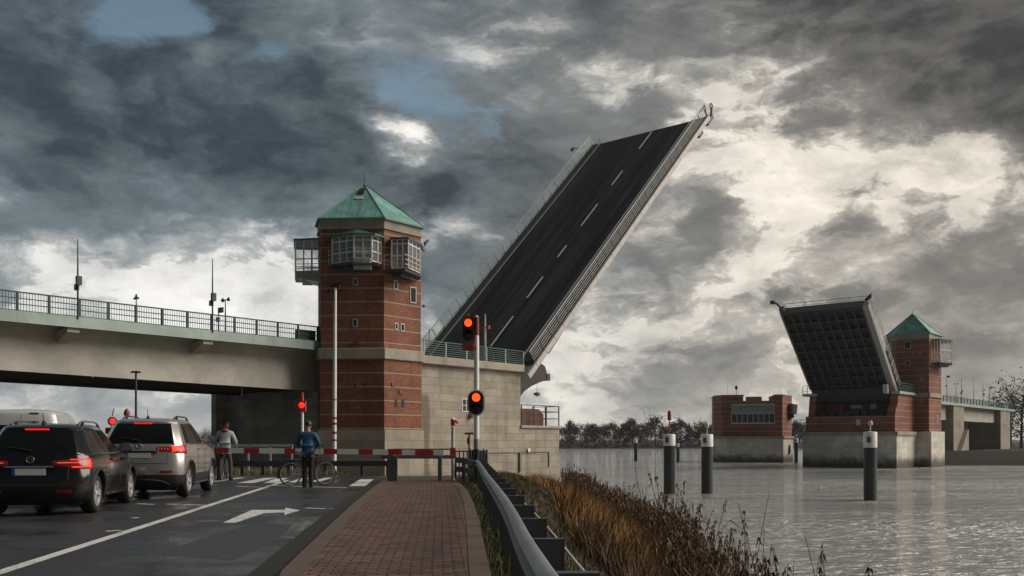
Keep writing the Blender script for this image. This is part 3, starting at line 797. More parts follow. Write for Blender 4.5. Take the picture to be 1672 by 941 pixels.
for px, py, wd, ht in ((580.5,460,.36,.52),(580,527.5,.36,.60),(579.5,631.5,.30,.52),(594,628.5,.28,.28)): 
    s, z = on_face(P0,P1,px,py); small_window(tower, f01, s, z, wd, ht)
for px, py, wd, ht in ((646,465.5,.42,.66),(674.3,482,.62,1.18),(647,533,.34,.50),(657,535,.40,.58),(645.5,659,.40,.72),(656.8,659,.46,.76)):
    s, z = on_face(P1,P2,px,py); small_window(tower, f12, s, z, wd, ht)
# small fittings on the wall
for k, (px, py, face) in enumerate(((551,466,0),(548,476,0),(583,559,0),(641,628,1),(653,640,1))):
    a, b_ = (P0,P1) if face == 0 else (P1,P2); fn = f01 if face == 0 else f12
    s, z = on_face(a, b_, px, py); m = MB(); m.box((s-.16,-.02,z-.13),(s+.16,.3 if k < 2 else .12,z+.13), fn)
    m.build('wall_fitting', MT['black'] if k < 2 else MT['dred'], tower)
s, z = on_face(P1,P2,686,405); c_ = f12(s,.1,z)
m = MB(); m.tube([c_, c_+nx*.1+bx*.25+ZU*.12, c_+bx*.5+ZU*.45], .04, 6); m.obox(c_+bx*.55+ZU*.5, (.42,.2,.2), (bx*.8+ZU*.6, nx, ZU)); m.obox(c_+bx*.2-ZU*.1, (.3,.14,.14), (bx*.9-ZU*.5, nx, ZU))
m.build('camera_bracket', MT['dsteel'], tower)
s, z = on_face(P1,P2,687,500); c_ = f12(s,.1,z); m = MB(); m.lathe([(.02,-.1),(.12,0),(.02,.12)], c_+bx*.2, (0,0,1), 8); m.bar(c_, c_+bx*.2, .04, .04); m.build('sensor', MT['black'], tower)
def clear_glass(name='bay_glass'):
    m_, t, bs, geo = new_mat(name)
    n = t.noise(geo.outputs['Position'], 1.5, 3)
    t.put(bs.inputs['Base Color'], t.mix(n, (.20,.24,.26), (.36,.40,.42))); bs.inputs['Roughness'].default_value = .05
    bs.inputs['Alpha'].default_value = .55; bs.inputs['Specular IOR Level'].default_value = .8
    return m_
MT['bay'] = clear_glass(); 
def clear2():
    m_, t, bs, geo = new_mat('thin_glass'); bs.inputs['Base Color'].default_value = (.6,.66,.68,1); bs.inputs['Roughness'].default_value = .04; bs.inputs['Alpha'].default_value = .12
    return m_
MT['thin'] = clear2(); MT['blind'] = plain('white_blind', (.52,.55,.55), .7, 0, .15, 2)

def glazed(parent, facets, z0, zr, z1, npane, frame=.07, glass=None, blind=None):
    """upright glazed facets: list of (a, b) ground points; bars at z0, zr and z1"""
    fm = MB(); gm = MB(); bl = MB()
    for (a, b_), n_ in zip(facets, npane):
        T = (b_-a).normalized(); N = Vector((T.y,-T.x,0))
        if N.y > 0: N = -N
        for k in range(n_+1):
            p = a+(b_-a)*k/n_; wd = frame*(1.25 if k in (0, n_) else .9)
            fm.obox(p+ZU*((z0+z1)/2), (wd, wd, z1-z0), (T, N, ZU))
        for z in (z0, *zr, z1): fm.obox((a+b_)/2+ZU*z, ((b_-a).length, frame*.9, frame), (T, N, ZU))
        gm.quad(a+ZU*z0-N*.02, b_+ZU*z0-N*.02, b_+ZU*z1-N*.02, a+ZU*z1-N*.02)
    o_ = fm.build('window', MT['white'], parent); gm.build('pane', glass or MT['bay'], o_)
    return o_
def bay(name, label, wall_pts, front_pts, z0, zr, z1, npane, ledge_pts, zl, rail_pts, canopy_h, label_cat='bay window', glass=None, ledge_mat='dsteel', back=None, out=.12, peak=None):
    o_ = thing(name, label, label_cat, sum(front_pts, Vector((0,0,0)))/len(front_pts)+ZU*zl)
    chain = [wall_pts[0], *front_pts, wall_pts[1]]
    glazed(o_, list(zip(chain, chain[1:])), z0, zr, z1, npane, glass=glass)
    # canopy
    c = (wall_pts[0]+wall_pts[1])/2; rim = [p+(p-c).normalized()*out for p in chain]
    m_ = MB(); top = (peak if peak is not None else c)+ZU*(z1+canopy_h)
    for a, b_ in zip(rim, rim[1:]): m_.poly([a+ZU*(z1+.04), b_+ZU*(z1+.04), top])
    m_.poly([p+ZU*(z1+.04) for p in rim]); m_.poly([rim[0]+ZU*(z1+.04), top, rim[-1]+ZU*(z1+.04)])
    for a, b_ in zip(rim, rim[1:]): m_.bar(a+ZU*(z1+.03), b_+ZU*(z1+.03), .06, .14)
    m_.build('canopy', MT['copper_dark'], o_)
    # balcony floor and railing
    m_ = MB(); poly_prism(m_, ledge_pts, zl-.14, zl); lp_ = grow(ledge_pts, -.5); m_.prism([(p.x,p.y) for p in lp_], zl-.42, zl-.141, lambda a, b_, h: (a,b_,h)); m_.build('balcony_floor', MT[ledge_mat], o_)
    m_ = MB()
    for a, b_ in zip(rail_pts, rail_pts[1:]):
        for h in (.35,.68,1.02): m_.bar(a+ZU*(zl+h), b_+ZU*(zl+h), .035, .045)
        n_ = max(1, int((b_-a).length/.75))
        for k in range(n_+1): m_.bar(a+(b_-a)*k/n_+ZU*zl, a+(b_-a)*k/n_+ZU*(zl+1.02), .04, .04, (0,1,0))
    m_.build('railing', MT['dirty'], o_)
    return o_
def F01(px, out): 
    s, z = on_face(P0,P1,px,450); return flat(f01(s, out, 0))
zf = lambda py, y: EYE+(HY-py)/F*y
# front bay: two broad facets meeting at a prow, and a short return
fb = [f01(on_face(P0,P1,545,450)[0],.35,0), f01(on_face(P0,P1,584,450)[0],1.15,0), f01(on_face(P0,P1,612,450)[0],1.05,0), f01(on_face(P0,P1,619,450)[0],.55,0)]
fb = [flat(p) for p in fb]
wl = [flat(f01(on_face(P0,P1,542,450)[0],-.02,0)), flat(f01(on_face(P0,P1,622,450)[0],-.02,0))]
lg = [wl[0], flat(f01(on_face(P0,P1,541,450)[0],.75,0)), flat(f01(on_face(P0,P1,583,450)[0],1.6,0)), flat(f01(on_face(P0,P1,622,450)[0],1.2,0)), wl[1]]
bay('bay_window', 'white-framed faceted bay window with green canopy on the front face of the near tower', wl, fb, 13.75, [14.42, 15.2], 15.52, [1,3,2,1,1], lg, 13.55, lg[1:-1], .78, out=.34)
m = MB(); sA, sB = on_face(P0,P1,583,433)[0], on_face(P0,P1,611,433)[0]; m.box((sA,.75,13.15),(sB,1.22,13.95), f01); o = m.build('awning_box', MT['dirty'], bevel=.03); tag(o, 'pale box panel hanging under the front bay window of the near tower', 'panel')
m = MB(); a, b_ = f01(on_face(P0,P1,586,450)[0],1.02,0), f01(on_face(P0,P1,611,450)[0],.95,0)
m.quad(flat(a)+ZU*14.0, flat(b_)+ZU*14.0, flat(b_)+ZU*15.7, flat(a)+ZU*15.7); bl = m.build('blind', MT['blind'], [x for x in COL.objects if x.name == 'bay_window'][0], norm=False)
# right bay
rb = [flat(f12(on_face(P1,P2,633,450)[0],1.25,0)), flat(f12(on_face(P1,P2,668,450)[0],1.25,0))]
rb[0] = flat(W(639.5,0,65.0)); rb[1] = flat(W(666.5,0,64.9)); rb2 = flat(W(685,0,66.9))
wr = [flat(f12(on_face(P1,P2,641,450)[0],-.02,0)), flat(f12(on_face(P1,P2,685.5,450)[0],-.02,0))]
rl = [flat(f12(on_face(P1,P2,629,450)[0],.0,0)), flat(W(627,0,64.6)), flat(W(661,0,64.2)), flat(W(687.5,0,66.8)), flat(f12(on_face(P1,P2,686,450)[0],.0,0))]
bay('bay_window', 'white-framed corner bay window over a railed balcony on the sunlit right face of the near tower', wr, [rb[0], rb[1], rb2], 13.45, [14.3, 15.15], 15.48, [1,3,3,1], rl, 13.25, rl[1:-1], .50, out=.18, glass=MT['bay'], peak=(wr[0]+wr[1])/2)
# left bay: open glazed lookout
la, lb_ = flat(W(523.5,0,66.1)), flat(W(482.5,0,66.4)); lc, ld = flat(W(482.5,0,69.4)), flat(W(521,0,69.6))
bay('bay_window', 'see-through glazed lookout box on the left side of the near tower', [la, ld], [lb_, lc], 13.35, [14.35], 15.70, [3,3,3], [la, lb_, lc, ld], 13.3, [la, lb_, lc], .40, glass=MT['thin'], peak=(la+ld)/2-ZU*0)
m = MB(); m.bar(la+ZU*13.28, lb_+ZU*13.28, .1, .4); m.prism([(0,12.65),(0,13.15),(1.75,13.15),(1.75,13.0)], -.05, 2.5, lambda a, b_, h: flat(la)+(lb_-la).normalized()*a+Vector((0,1,0))*(h+.1)+ZU*b_); o = m.build('lookout_corbel', MT['grey']); tag(o, 'grey sloping corbel under the glazed lookout of the near tower', 'corbel')

# ------------------------------------------------------------------ far pier, tower, leaf and viaduct
fp = thing('bascule_pier', 'far bascule pier of red brick on a pale concrete base standing in the river', 'bridge pier', B2(5,-7,-5))
def chamf(s0, s1, t0, t1, c): return [(s0+c,t0),(s1,t0),(s1,t1),(s0+c*0,t1),(s0,t1-c*0),(s0,t0+c)]
m = MB(); m.prism([(-.4,-14.4),(13,-14.4),(13,.35),(-.4,.35)], -5.5, 2.35, lambda a, b_, h: B2(a,b_,h)); m.build('base', MT['conc_pier'], fp, bevel=.12)
m = MB(); m.prism([(-.75,-14.8),(13.2,-14.8),(13.2,.6),(-.75,.6)], 1.95, 2.55, lambda a, b_, h: B2(a,b_,h)); m.build('cornice', MT['conc'], fp, bevel=.08)
m = MB()
m.box((-.02,-14.0,2.55),(12,-.02,5.0), B2)                       # low front wall
m.prism([(-.02,5.0),(5.6,5.0),(5.6,8.35),(1.6,8.35),(1.3,6.8),(.4,5.9)], -1.2, -.02, lambda a, b_, h: B2(a,h,b_))
m.prism([(1.0,5.0),(5.6,5.0),(5.6,8.35),(1.6,8.35)], -14.0, -12.9, lambda a, b_, h: B2(a,h,b_))
m.box((5.6,-14.0,5.0),(12,-.02,8.35), B2)
m.build('brick_wall', MT['brick_far'], fp)
m = MB(); m.box((1.2,-.9,8.35),(12,.35,8.75), B2); m.box((1.0,-15.0,8.35),(5,-12.6,8.75), B2); m.build('walkway_slab', MT['fascia'], fp)
# machinery glimpsed in the opening under the leaf
m = MB(); m.box((3.4,-12.4,5.0),(5.6,-1.4,5.9), B2)
for k in range(9):
    t_ = -12.2+k*1.25; m.box((2.2+.3*(k % 3),t_,5.0),(3.3,t_+.8,5.5+.35*((k*7) % 3)), B2)
m.build('machinery', MT['dsteel'], fp)
m = MB(); m.box((4.6,-8.4,6.3),(5.58,-6.6,6.9), B2); m.box((4.2,-5.2,6.2),(5.58,-4.2,7.0), B2); m.build('gear_cover', MT['dirty'], fp)
m = MB(); m.box((4.9,-12.4,5.9),(5.58,-9.3,7.6), B2); m.build('counterweight', MT['dred'], fp)
m = MB(); m.box((-.06,-5.9,3.55),(.02,-5.2,4.45), B2); m.build('window', MT['dirty'], fp)
railing('walkway_railing', 'green railing on the far pier between the far leaf and its tower', B2, 1.4, 9.5, 8.75, 1.3, 6, MT['green'], MT['green'], (.15,.3,.45,.6,.75,1.0), None, .1, .2)
railing('walkway_railing', 'small railing at the left end of the far pier walkway', lambda s, t, z: B2(1.1, s, z), -15.0, -13.4, 8.75, 1.3, 3, MT['lgreen'], MT['lgreen'], (.3,.65,1.0), None, .1, 0)
railing('platform_railing', 'small pale railing low down on the left flank of the far pier', lambda s, t, z: B2(s, -14.9, z), -.6, 4.5, 2.55, 2.0, 4, MT['lgreen'], MT['lgreen'], (.3,.65,1.0), None, .1, 0)

# far tower
FB = flat(W(1517,0,146)); FA = FB-nx*5.0; FC = FB+bx*6.8; FD = FA+Vector((-.087,.996,0))*3.6; FE = FD+bx*3.5; FG = FC-nx*6.0
FT = [FA,FB,FC,FG,FE,FD]
ft = thing('bridge_tower', 'smaller-looking brick tower with green pyramid roof across the river', 'tower', (66,150,-5))
m = MB(); poly_prism(m, FT, 2.55, 17.6); m.build('brick_wall', MT['brick_far'], ft)
m = MB(); poly_prism(m, grow(FT,.45), -5.5, 2.6); m.build('base', MT['conc_pier'], ft, bevel=.1)
m = MB(); poly_prism(m, grow(FT,.22), 8.1, 8.75); m.build('cornice', MT['conc'], ft)
m = MB(); poly_prism(m, grow(FT,.06), 17.5, 18.25); m.build('fascia', MT['conc'], ft)
FV = grow(FT,.30); FAP = W(1490,512.5,149.5)
m = MB()
for k in range(6): m.poly([FV[k]+ZU*18.25, FV[(k+1) % 6]+ZU*18.25, FAP])
m.poly([p+ZU*18.25 for p in FV]); fr_ = m.build('roof', MT['copper'], ft)
m = MB()
for k in range(6): m.bar(FV[k]+ZU*18.24, FAP+ZU*.02, .12, .1)
m.lathe([(.5,-.7),(.3,-.2),(.02,.15)], FAP, (0,0,1), 8); m.tube([FAP, FAP+ZU*.7], .03, 6); m.build('ridge', MT['copper_plain'], fr_)
fa, _ = face_frame(FA, FB); fc, _ = face_frame(FB, FC); fd, _ = face_frame(FD, FA)
for px, py, wd, ht, p, q_, fn in ((1482,563.5,1.0,1.2,FA,FB,fa),(1482,593,.7,.8,FA,FB,fa),(1505,619,.4,.5,FA,FB,fa),(1503,577,.3,.4,FA,FB,fa),(1505.5,654,.4,.5,FA,FB,fa),
        (1454,566,.9,1.3,FD,FA,fd),(1455,599,1.0,1.2,FD,FA,fd),(1534,598,1.0,1.4,FB,FC,fc),(1525,592,.8,.9,FB,FC,fc),(1527,621,.5,.6,FB,FC,fc),(1530.5,621,.5,.6,FB,FC,fc),(1530,684,.8,1.3,FB,FC,fc)):
    s, z = on_face(p, q_, px, py); small_window(ft, fn, s, z, wd, ht)
ga, gb, gc, gd = flat(W(1521,0,147)), flat(W(1553,0,147.5)), flat(W(1555,0,150.5)), flat(W(1537,0,152.5))
bay('bay_window', 'glazed lookout box on the right side of the far tower', [ga, gd], [flat(W(1535,0,145.6)), gb, gc], 13.9, [15.6], 17.2, [3,3,2,3], [ga, flat(W(1535,0,145.4)), gb, gc, gd], 13.6, [ga, flat(W(1535,0,145.4)), gb, gc], .6, glass=MT['thin'])

# far leaf, seen from below
EL2 = R(43.7); A2 = O2+bx*1.0+ZU*9.55
L2 = leaf_frame(A2, -bx, EL2)
fl = thing('bridge_leaf', 'far bascule leaf showing its dark ribbed underside', 'bridge leaf', A2)
UW0, UW1, LL = -13.7, -1.36, 15.7
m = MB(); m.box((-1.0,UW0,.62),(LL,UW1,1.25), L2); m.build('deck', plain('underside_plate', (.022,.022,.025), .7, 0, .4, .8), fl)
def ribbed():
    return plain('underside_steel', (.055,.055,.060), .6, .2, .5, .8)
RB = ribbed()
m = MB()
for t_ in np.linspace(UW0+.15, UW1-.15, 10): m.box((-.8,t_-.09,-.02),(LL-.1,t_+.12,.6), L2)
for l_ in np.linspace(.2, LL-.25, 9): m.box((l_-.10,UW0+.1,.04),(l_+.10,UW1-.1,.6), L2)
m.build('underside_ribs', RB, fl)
m = MB(); m.box((-2.2,UW1,.1),(LL+.15,UW1+.85,.95), L2); m.build('fascia', MT['grey'], fl)
m = MB(); m.box((-.5,UW0-.25,.2),(LL+.1,UW0,1.3), L2); m.build('fascia', MT['dirty'], fl)
m = MB(); m.box((LL-.05,UW0,.1),(LL+.25,UW1,1.3), L2); m.build('tip_beam', MT['dsteel'], fl)
m = MB()
for t_ in np.linspace(UW0-.1, UW1+1.0, 5): m.bar(L2(LL,t_,1.2), L2(LL,t_,2.6), .09, .09)
m.bar(L2(LL,UW0-.1,2.6), L2(LL,UW1+1.0,2.6), .08, .08); m.bar(L2(LL,UW0-.1,1.9), L2(LL,UW1+1.0,1.9), .05, .05)
m.build('tip_barrier', MT['dirty'], fl)
for t_ in (UW1+1.0, UW0-.15):
    m = MB()
    for l_ in np.linspace(-1.5, LL+.3, 12): m.bar(L2(l_,t_,.94), L2(l_,t_,2.3), .08, .08)
    for h in (1.45,1.9,2.3): m.bar(L2(-1.5,t_,h), L2(LL+.3,t_,h), .06, .06)
    m.build('railing', MT['dirty'], fl)
m = MB(); m.box((LL,UW0-.1,.2),(LL+1.0,UW0+.6,.8), L2); m.tube([L2(LL+.9,UW0+.2,.5), L2(LL+1.3,UW0-.6,1.2), L2(LL+1.0,UW0-1.5,1.9)], .16, 6); m.obox(L2(LL+1.0,UW0-1.6,2.0), (.7,.5,.5), (nx, bx, ZU))
m.build('centre_lock', MT['dsteel'], fl)
m = MB(); m.obox(L2(LL+.4,UW1+.6,1.6), (1.2,.5,.5), (nx*.7+ZU*.6, bx, ZU)); m.build('lock_housing', MT['dsteel'], fl)
m = MB(); m.prism([(.8,9.3),(5.2,9.3),(5.2,7.0),(2.4,7.4)], UW0+.3, UW1-.3, lambda a, b_, h: B2(a,h,b_)); m.build('tail_girder', MT['dsteel'], fl)
m = MB(); m.bar(B2(.3,UW1-.1,8.4), B2(.1,UW1-.1,9.8), .7, .5); m.build('buffer', MT['dirty'], fl)

# far viaduct
fv = thing('approach_viaduct', 'far approach viaduct on pale concrete piers at the right edge', 'bridge', B2(15,0,-2))
m = MB(); m.box((13.2,-15,7.75),(93,-2.2,8.25), B2); m.build('deck_slab', MT['fascia'], fv)
m = MB(); m.box((13.2,-13.5,5.0),(93,-3.6,7.75), B2); m.build('girder', MT['girder'], fv)
for s0, s1 in ((41.8,49.2),(79.6,88.7)):
    m = MB(); m.box((s0,-14.5,-4),(s1,-2.4,7.72), B2); m.build('pier', MT['conc'], fv)
    for q_ in (.30,.52):
        m = MB(); m.box((s0+(s1-s0)*q_,-2.42,3.6),(s0+(s1-s0)*q_+.7,-2.37,4.9), B2); m.build('window', MT['glass'], fv)
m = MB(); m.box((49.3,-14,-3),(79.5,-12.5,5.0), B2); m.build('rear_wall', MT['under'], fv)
for s0 in (60,66):
    m = MB(); m.box((s0,-6.6,-2),(s0+.6,-6,5.0), B2); m.build('column', MT['conc'], fv)
m = MB(); m.prism([(42.5,-2.0),(49.5,-2.0),(49.5,3.2),(49.0,3.2)], -2.39, -1.6, lambda a, b_, h: B2(a,h,b_)); m.build('stair_wall', MT['conc'], fv)
railing('bridge_railing', 'green railing along the far approach viaduct', B2, 13.4, 92, 8.25, 1.15, 34, MT['dgreen'], MT['green'], (.1,.4,.7,1.0), .3, .12, -2.35)

def mast(name, label, base, h, kind, cat, group):
    o_ = thing(name, label, cat, base, 0, group); m_ = MB()
    m_.tube([base, base+ZU*h*.55, base+ZU*h], [.06,.05,.025], 8); m_.build('pole', MT['dsteel'], o_)
    m_ = MB()
    if kind == 'box': m_.obox(base+ZU*h*.48+nx*.12, (.22,.28,.5), (nx,bx,ZU)); m_.build('fitting', MT['dsteel'], o_); m_ = MB(); m_.obox(base+ZU*h*.40-nx*.14, (.22,.2,.34), (nx,bx,ZU))
    elif kind == 'cup': m_.tube([base+ZU*h-nx*.35, base+ZU*h+nx*.35], .03, 6); m_.lathe([(.1,-.1),(.14,0),(.05,.14)], base+ZU*h-nx*.3, (0,0,1), 8); m_.lathe([(.1,-.1),(.12,0),(.05,.14)], base+ZU*h+nx*.35, (0,0,1), 8)
    elif kind == 'tee': m_.obox(base+ZU*h*.99, (.5,.12,.10), (nx,bx,ZU)); m_.lathe([(.05,-.1),(.1,0),(.03,.2)], base+ZU*(h+.05), (0,0,1), 8)
    elif kind == 'flag': m_.obox(base+ZU*h*.93+nx*.25, (.55,.1,.35), (nx,bx,ZU)); m_.build('fitting', MT['dsteel'], o_); m_ = MB(); m_.obox(base+ZU*h*.6-nx*.1, (.2,.2,.3), (nx,bx,ZU))
    m_.build('fitting', MT['dsteel'], o_) if m_.v else None; return o_
GM = 'slim masts along the bridge deck'
def am(px, ptop, t=-3.72, zb=8.2):
    r = Vector(((px-CX)/F,1,0)); k = (O1+nx*t).dot(nx)/r.dot(nx); return Vector((r.x*k, k, zb)), EYE+(HY-ptop)/F*k-zb
b_, h = am(127, 391); mast('mast', 'tall slim mast with two small boxes on the left of the viaduct', b_, h, 'box', 'mast', GM)
b_, h = am(347, 423); mast('mast', 'tall slim mast with one small lamp nearer the tower on the viaduct', b_, h, 'box', 'mast', GM)
b_, h = am(222.5, 487, -4.2); mast('mast', 'short pole with a small cross-shaped top between the two tall viaduct masts', b_, h, 'tee', 'mast', GM)
b_, h = am(368, 490, -4.4); mast('weather_vane_pole', 'short pole carrying a wind vane arm right of the tall masts', b_, h, 'cup', 'weather pole', GM)
b_, h = am(357, 504, -5.2); mast('weather_vane_pole', 'very short pole with a drooping lamp beside the wind vane pole', b_, h, 'flag', 'weather pole', GM)
for px, pt, kd, lb in ((1546,612,'flag','thin mast nearest the far tower on the far viaduct'),(1561,627,'cup','short forked pole second from the far tower'),(1570,617,'box','thin mast with box third from the far tower'),
        (1590,620,'none','bare thin mast fourth from the far tower'),(1605,625,'none','bare thin mast fifth from the far tower'),(1616,631,'flag','thin mast with flag-like plate, farthest from the far tower')):
    r = Vector(((px-CX)/F,1,0)); pl = O2+nx*-2.3; k = pl.dot(nx)/r.dot(nx); b_ = Vector((r.x*k, k, 8.2))
    mast('mast', lb, b_, EYE+(HY-pt)/F*k-8.2, kd, 'mast', 'masts along the far viaduct')

# ------------------------------------------------------------------ control house in the river
ch = thing('control_house', 'low brick control house with a long window band standing in the river', 'control house', W(1232,755,178))
cy = 178.0
def CHf(a, o_, z):      # a runs to the right in the picture, o_ towards the camera
    T = Vector((.985,-.17,0)); N = Vector((-.17,-.985,0)); return Vector(((1179-CX)/F*cy, cy, 0))+T*a+N*o_+ZU*z
k_ = cy/F
def zc(py): return EYE+(HY-py)*k_
out_ = [(-1.4,-3.0),(0,0),(11.3,0),(13.6,-4.5),(13.6,-12),(-1.4,-12)]
def inset(pl, d_): 
    v3 = grow([Vector((a,b_,0)) for a, b_ in pl], d_); return [(p.x,p.y) for p in v3]
Zw0, Zw1 = zc(728), zc(716)
def CP(pl, z0, z1, mt, name, **kw):
    m_ = MB(); m_.prism(pl, z0, z1, lambda a, b_, h: CHf(a,b_,h)); return m_.build(name, mt, ch, **kw)
CP(inset(out_,.25), -5.5, zc(716), MT['conc_pier'], 'base', bevel=.1)
CP(inset(out_,.5), zc(716), zc(712.5), MT['conc'], 'cornice')
body = [(-1.4,-3.0),(0,0),(3.6,0),(3.6,-.25),(10.0,-.25),(10.0,0),(11.3,0),(13.6,-4.5),(13.6,-12),(-1.4,-12)]
CP(out_, zc(712.5), zc(655), MT['brick_far'], 'brick_wall')
CP([(-1.4,-3.0),(0,0),(4.0,0),(4.0,-12),(-1.4,-12)], zc(655), zc(646.5), MT['brick_far'], 'stair_block')
CP([(10.0,0),(11.3,0),(13.6,-4.5),(13.6,-12),(10.0,-12)], zc(655), zc(646.5), MT['brick_far'], 'stair_block')
CP(inset([(-1.4,-3.0),(0,0),(4.0,0),(4.0,-12),(-1.4,-12)],.15), zc(646.5), zc(645), MT['conc'], 'coping'); CP(inset([(10.0,0),(11.3,0),(13.6,-4.5),(13.6,-12),(10.0,-12)],.15), zc(646.5), zc(645), MT['conc'], 'coping')
m = MB()
za, zb, zc_ = zc(690.5), zc(676), zc(662)
m.box((1.7,-.1,za-.25),(9.9,.55,za), CHf); m.box((1.7,-.1,zc_),(9.9,.5,zc_+.2), CHf)
for a in np.linspace(1.75,9.8,9): m.box((a-.05,-.1,za),(a+.05,.42,zb), CHf)
m.box((1.7,-.1,zb-.06),(9.9,.46,zb+.08), CHf)
wb = m.build('window_band', MT['dirty'], ch)
m = MB(); m.box((1.75,-.1,za),(9.85,.30,zb-.06), CHf); m.build('pane', MT['glass'], wb)
m = MB(); m.box((1.75,-.1,zb+.08),(9.85,.36,zc_), CHf); m.build('sun_screen', plain('sun_screen', (.24,.29,.27), .35, 0, .5, .8), wb)
m = MB(); m.prism([(0,zc(676)),(0,zc(659)),(1.9,zc(661)),(1.6,zc(677))], 0, 2.4, lambda a, h, q_: CHf(13.0+a*.75, -2.2-q_+.0, h)); m.build('side_bay', MT['dirty'], ch)
m = MB(); m.box((13.0,-4.9,zc(683)),(13.7,-2.2,zc(660)), CHf); m.build('side_window', MT['glass'], ch)
m = MB(); m.box((5.0,-7.5,zc(655)),(8.0,-6,zc(646)), CHf)
for a in np.linspace(5.0,8.0,7): m.box((a-.04,-6,zc(655)),(a+.04,-5.96,zc(646)), CHf)
m.build('roof_plant', MT['grey'], ch)
m = MB(); p = CHf(2.9,-3,zc(645)); m.tube([p, p+ZU*1.6], .05, 6); m.lathe([(.08,1.1),(.30,1.4),(.26,1.8),(.05,2.0)], p, (0,0,1), 10); p2 = CHf(1.2,-3,zc(645)); m.tube([p2, p2+ZU*3.2], .02, 5); p3 = CHf(13.2,-6,zc(645)); m.tube([p3,p3+ZU*.9], .04, 5)
m.build('roof_antenna', MT['dsteel'], ch)
m = MB(); m.box((12.6,-3.2,zc(741)),(12.7,-2.3,zc(727)), lambda a, o_, z: CHf(a+.35,o_+.25,z)); m.build('doorway', MT['black'], ch)

# ------------------------------------------------------------------ mooring piles
def pile(label, px, ptop, pband, ylev, dia, lamp, group, pbase):
    y = F*(EYE-WATER)/(pbase-HY); base = Vector(((px-CX)/F*y, y, WATER)); zt, zb_ = EYE+(HY-ptop)/F*y, EYE+(HY-pband)/F*y
    o_ = thing('mooring_pile', label, 'mooring pile', base, 0, group); r = dia/2
    m_ = MB(); m_.lathe([(r*1.0,-3),(r,zb_-WATER)], base, (0,0,1), 24); m_.build('shaft', pile_mat, o_, smooth=True)
    m_ = MB(); m_.lathe([(r*1.035,zb_-WATER),(r*1.035,zt-WATER-.05),(r*.97,zt-WATER),(r*.5,zt-WATER+.02)], base, (0,0,1), 24); m_.build('white_band', MT['white'], o_, smooth=True)
    if lamp:
        tp = Vector((base.x, base.y, zt)); m_ = MB(); m_.tube([tp, tp+ZU*lamp[1]*.6], .05, 6); m_.lathe([(.03,0),(.16,.03),(.16,lamp[1]*.30),(.10,lamp[1]*.42)], tp+ZU*lamp[1]*.6, (0,0,1), 10)
        m_.build('lamp', MT[lamp[0]], o_, smooth=True)
        m_ = MB(); m_.obox(base+Vector((-r*.55,-r*.88,(zt+zb_)/2-WATER)), (.30,.10,.42), ((1,0,0),(0,1,0),ZU)); m_.build('reflector', MT['dsteel'], o_)
def _pm():
    m_, t, bs, geo = new_mat('pile_steel'); pos = geo.outputs['Position']; z = t.xyz(pos)[2]
    n = t.noise(pos, 1.2, 6, .7); c = t.mix(n, (.016,.019,.022), (.045,.052,.058))
    k = t.step(t.m('ADD', z, t.mul(n, .8)), WATER+1.5, WATER+.5); c = t.mix(t.mul(k, .85), c, (.030,.036,.018))
    t.put(bs.inputs['Base Color'], c); bs.inputs['Roughness'].default_value = .55; return m_
pile_mat = _pm()
GP = 'steel mooring piles in the river'
pile('black steel pile with white top and a red-capped lamp, left one of the near pair', 1093, 709.5, 728, 0, .94, ('dred',1.9), GP, 806)
pile('black steel pile with white top and small white lamp, right one of the near pair', 1154.5, 709.5, 729.5, 0, .94, ('dirty',.9), GP, 806)
pile('tallest black steel pile with white top, standing alone before the far pier', 1421, 705.5, 731, 0, .92, ('dirty',.8), GP, 817)
pile('thin distant pile with small white cap on open water left of the near pair', 1038, 717.5, 723.5, 0, .75, None, GP, 753)
pile('thin distant pile half hidden behind the red-lamped pile', 1107, 724, 730, 0, .6, None, GP, 755)
pile('thin distant pile just right of the river control house', 1300, 716, 723, 0, .7, ('dirty',.6), GP, 756)

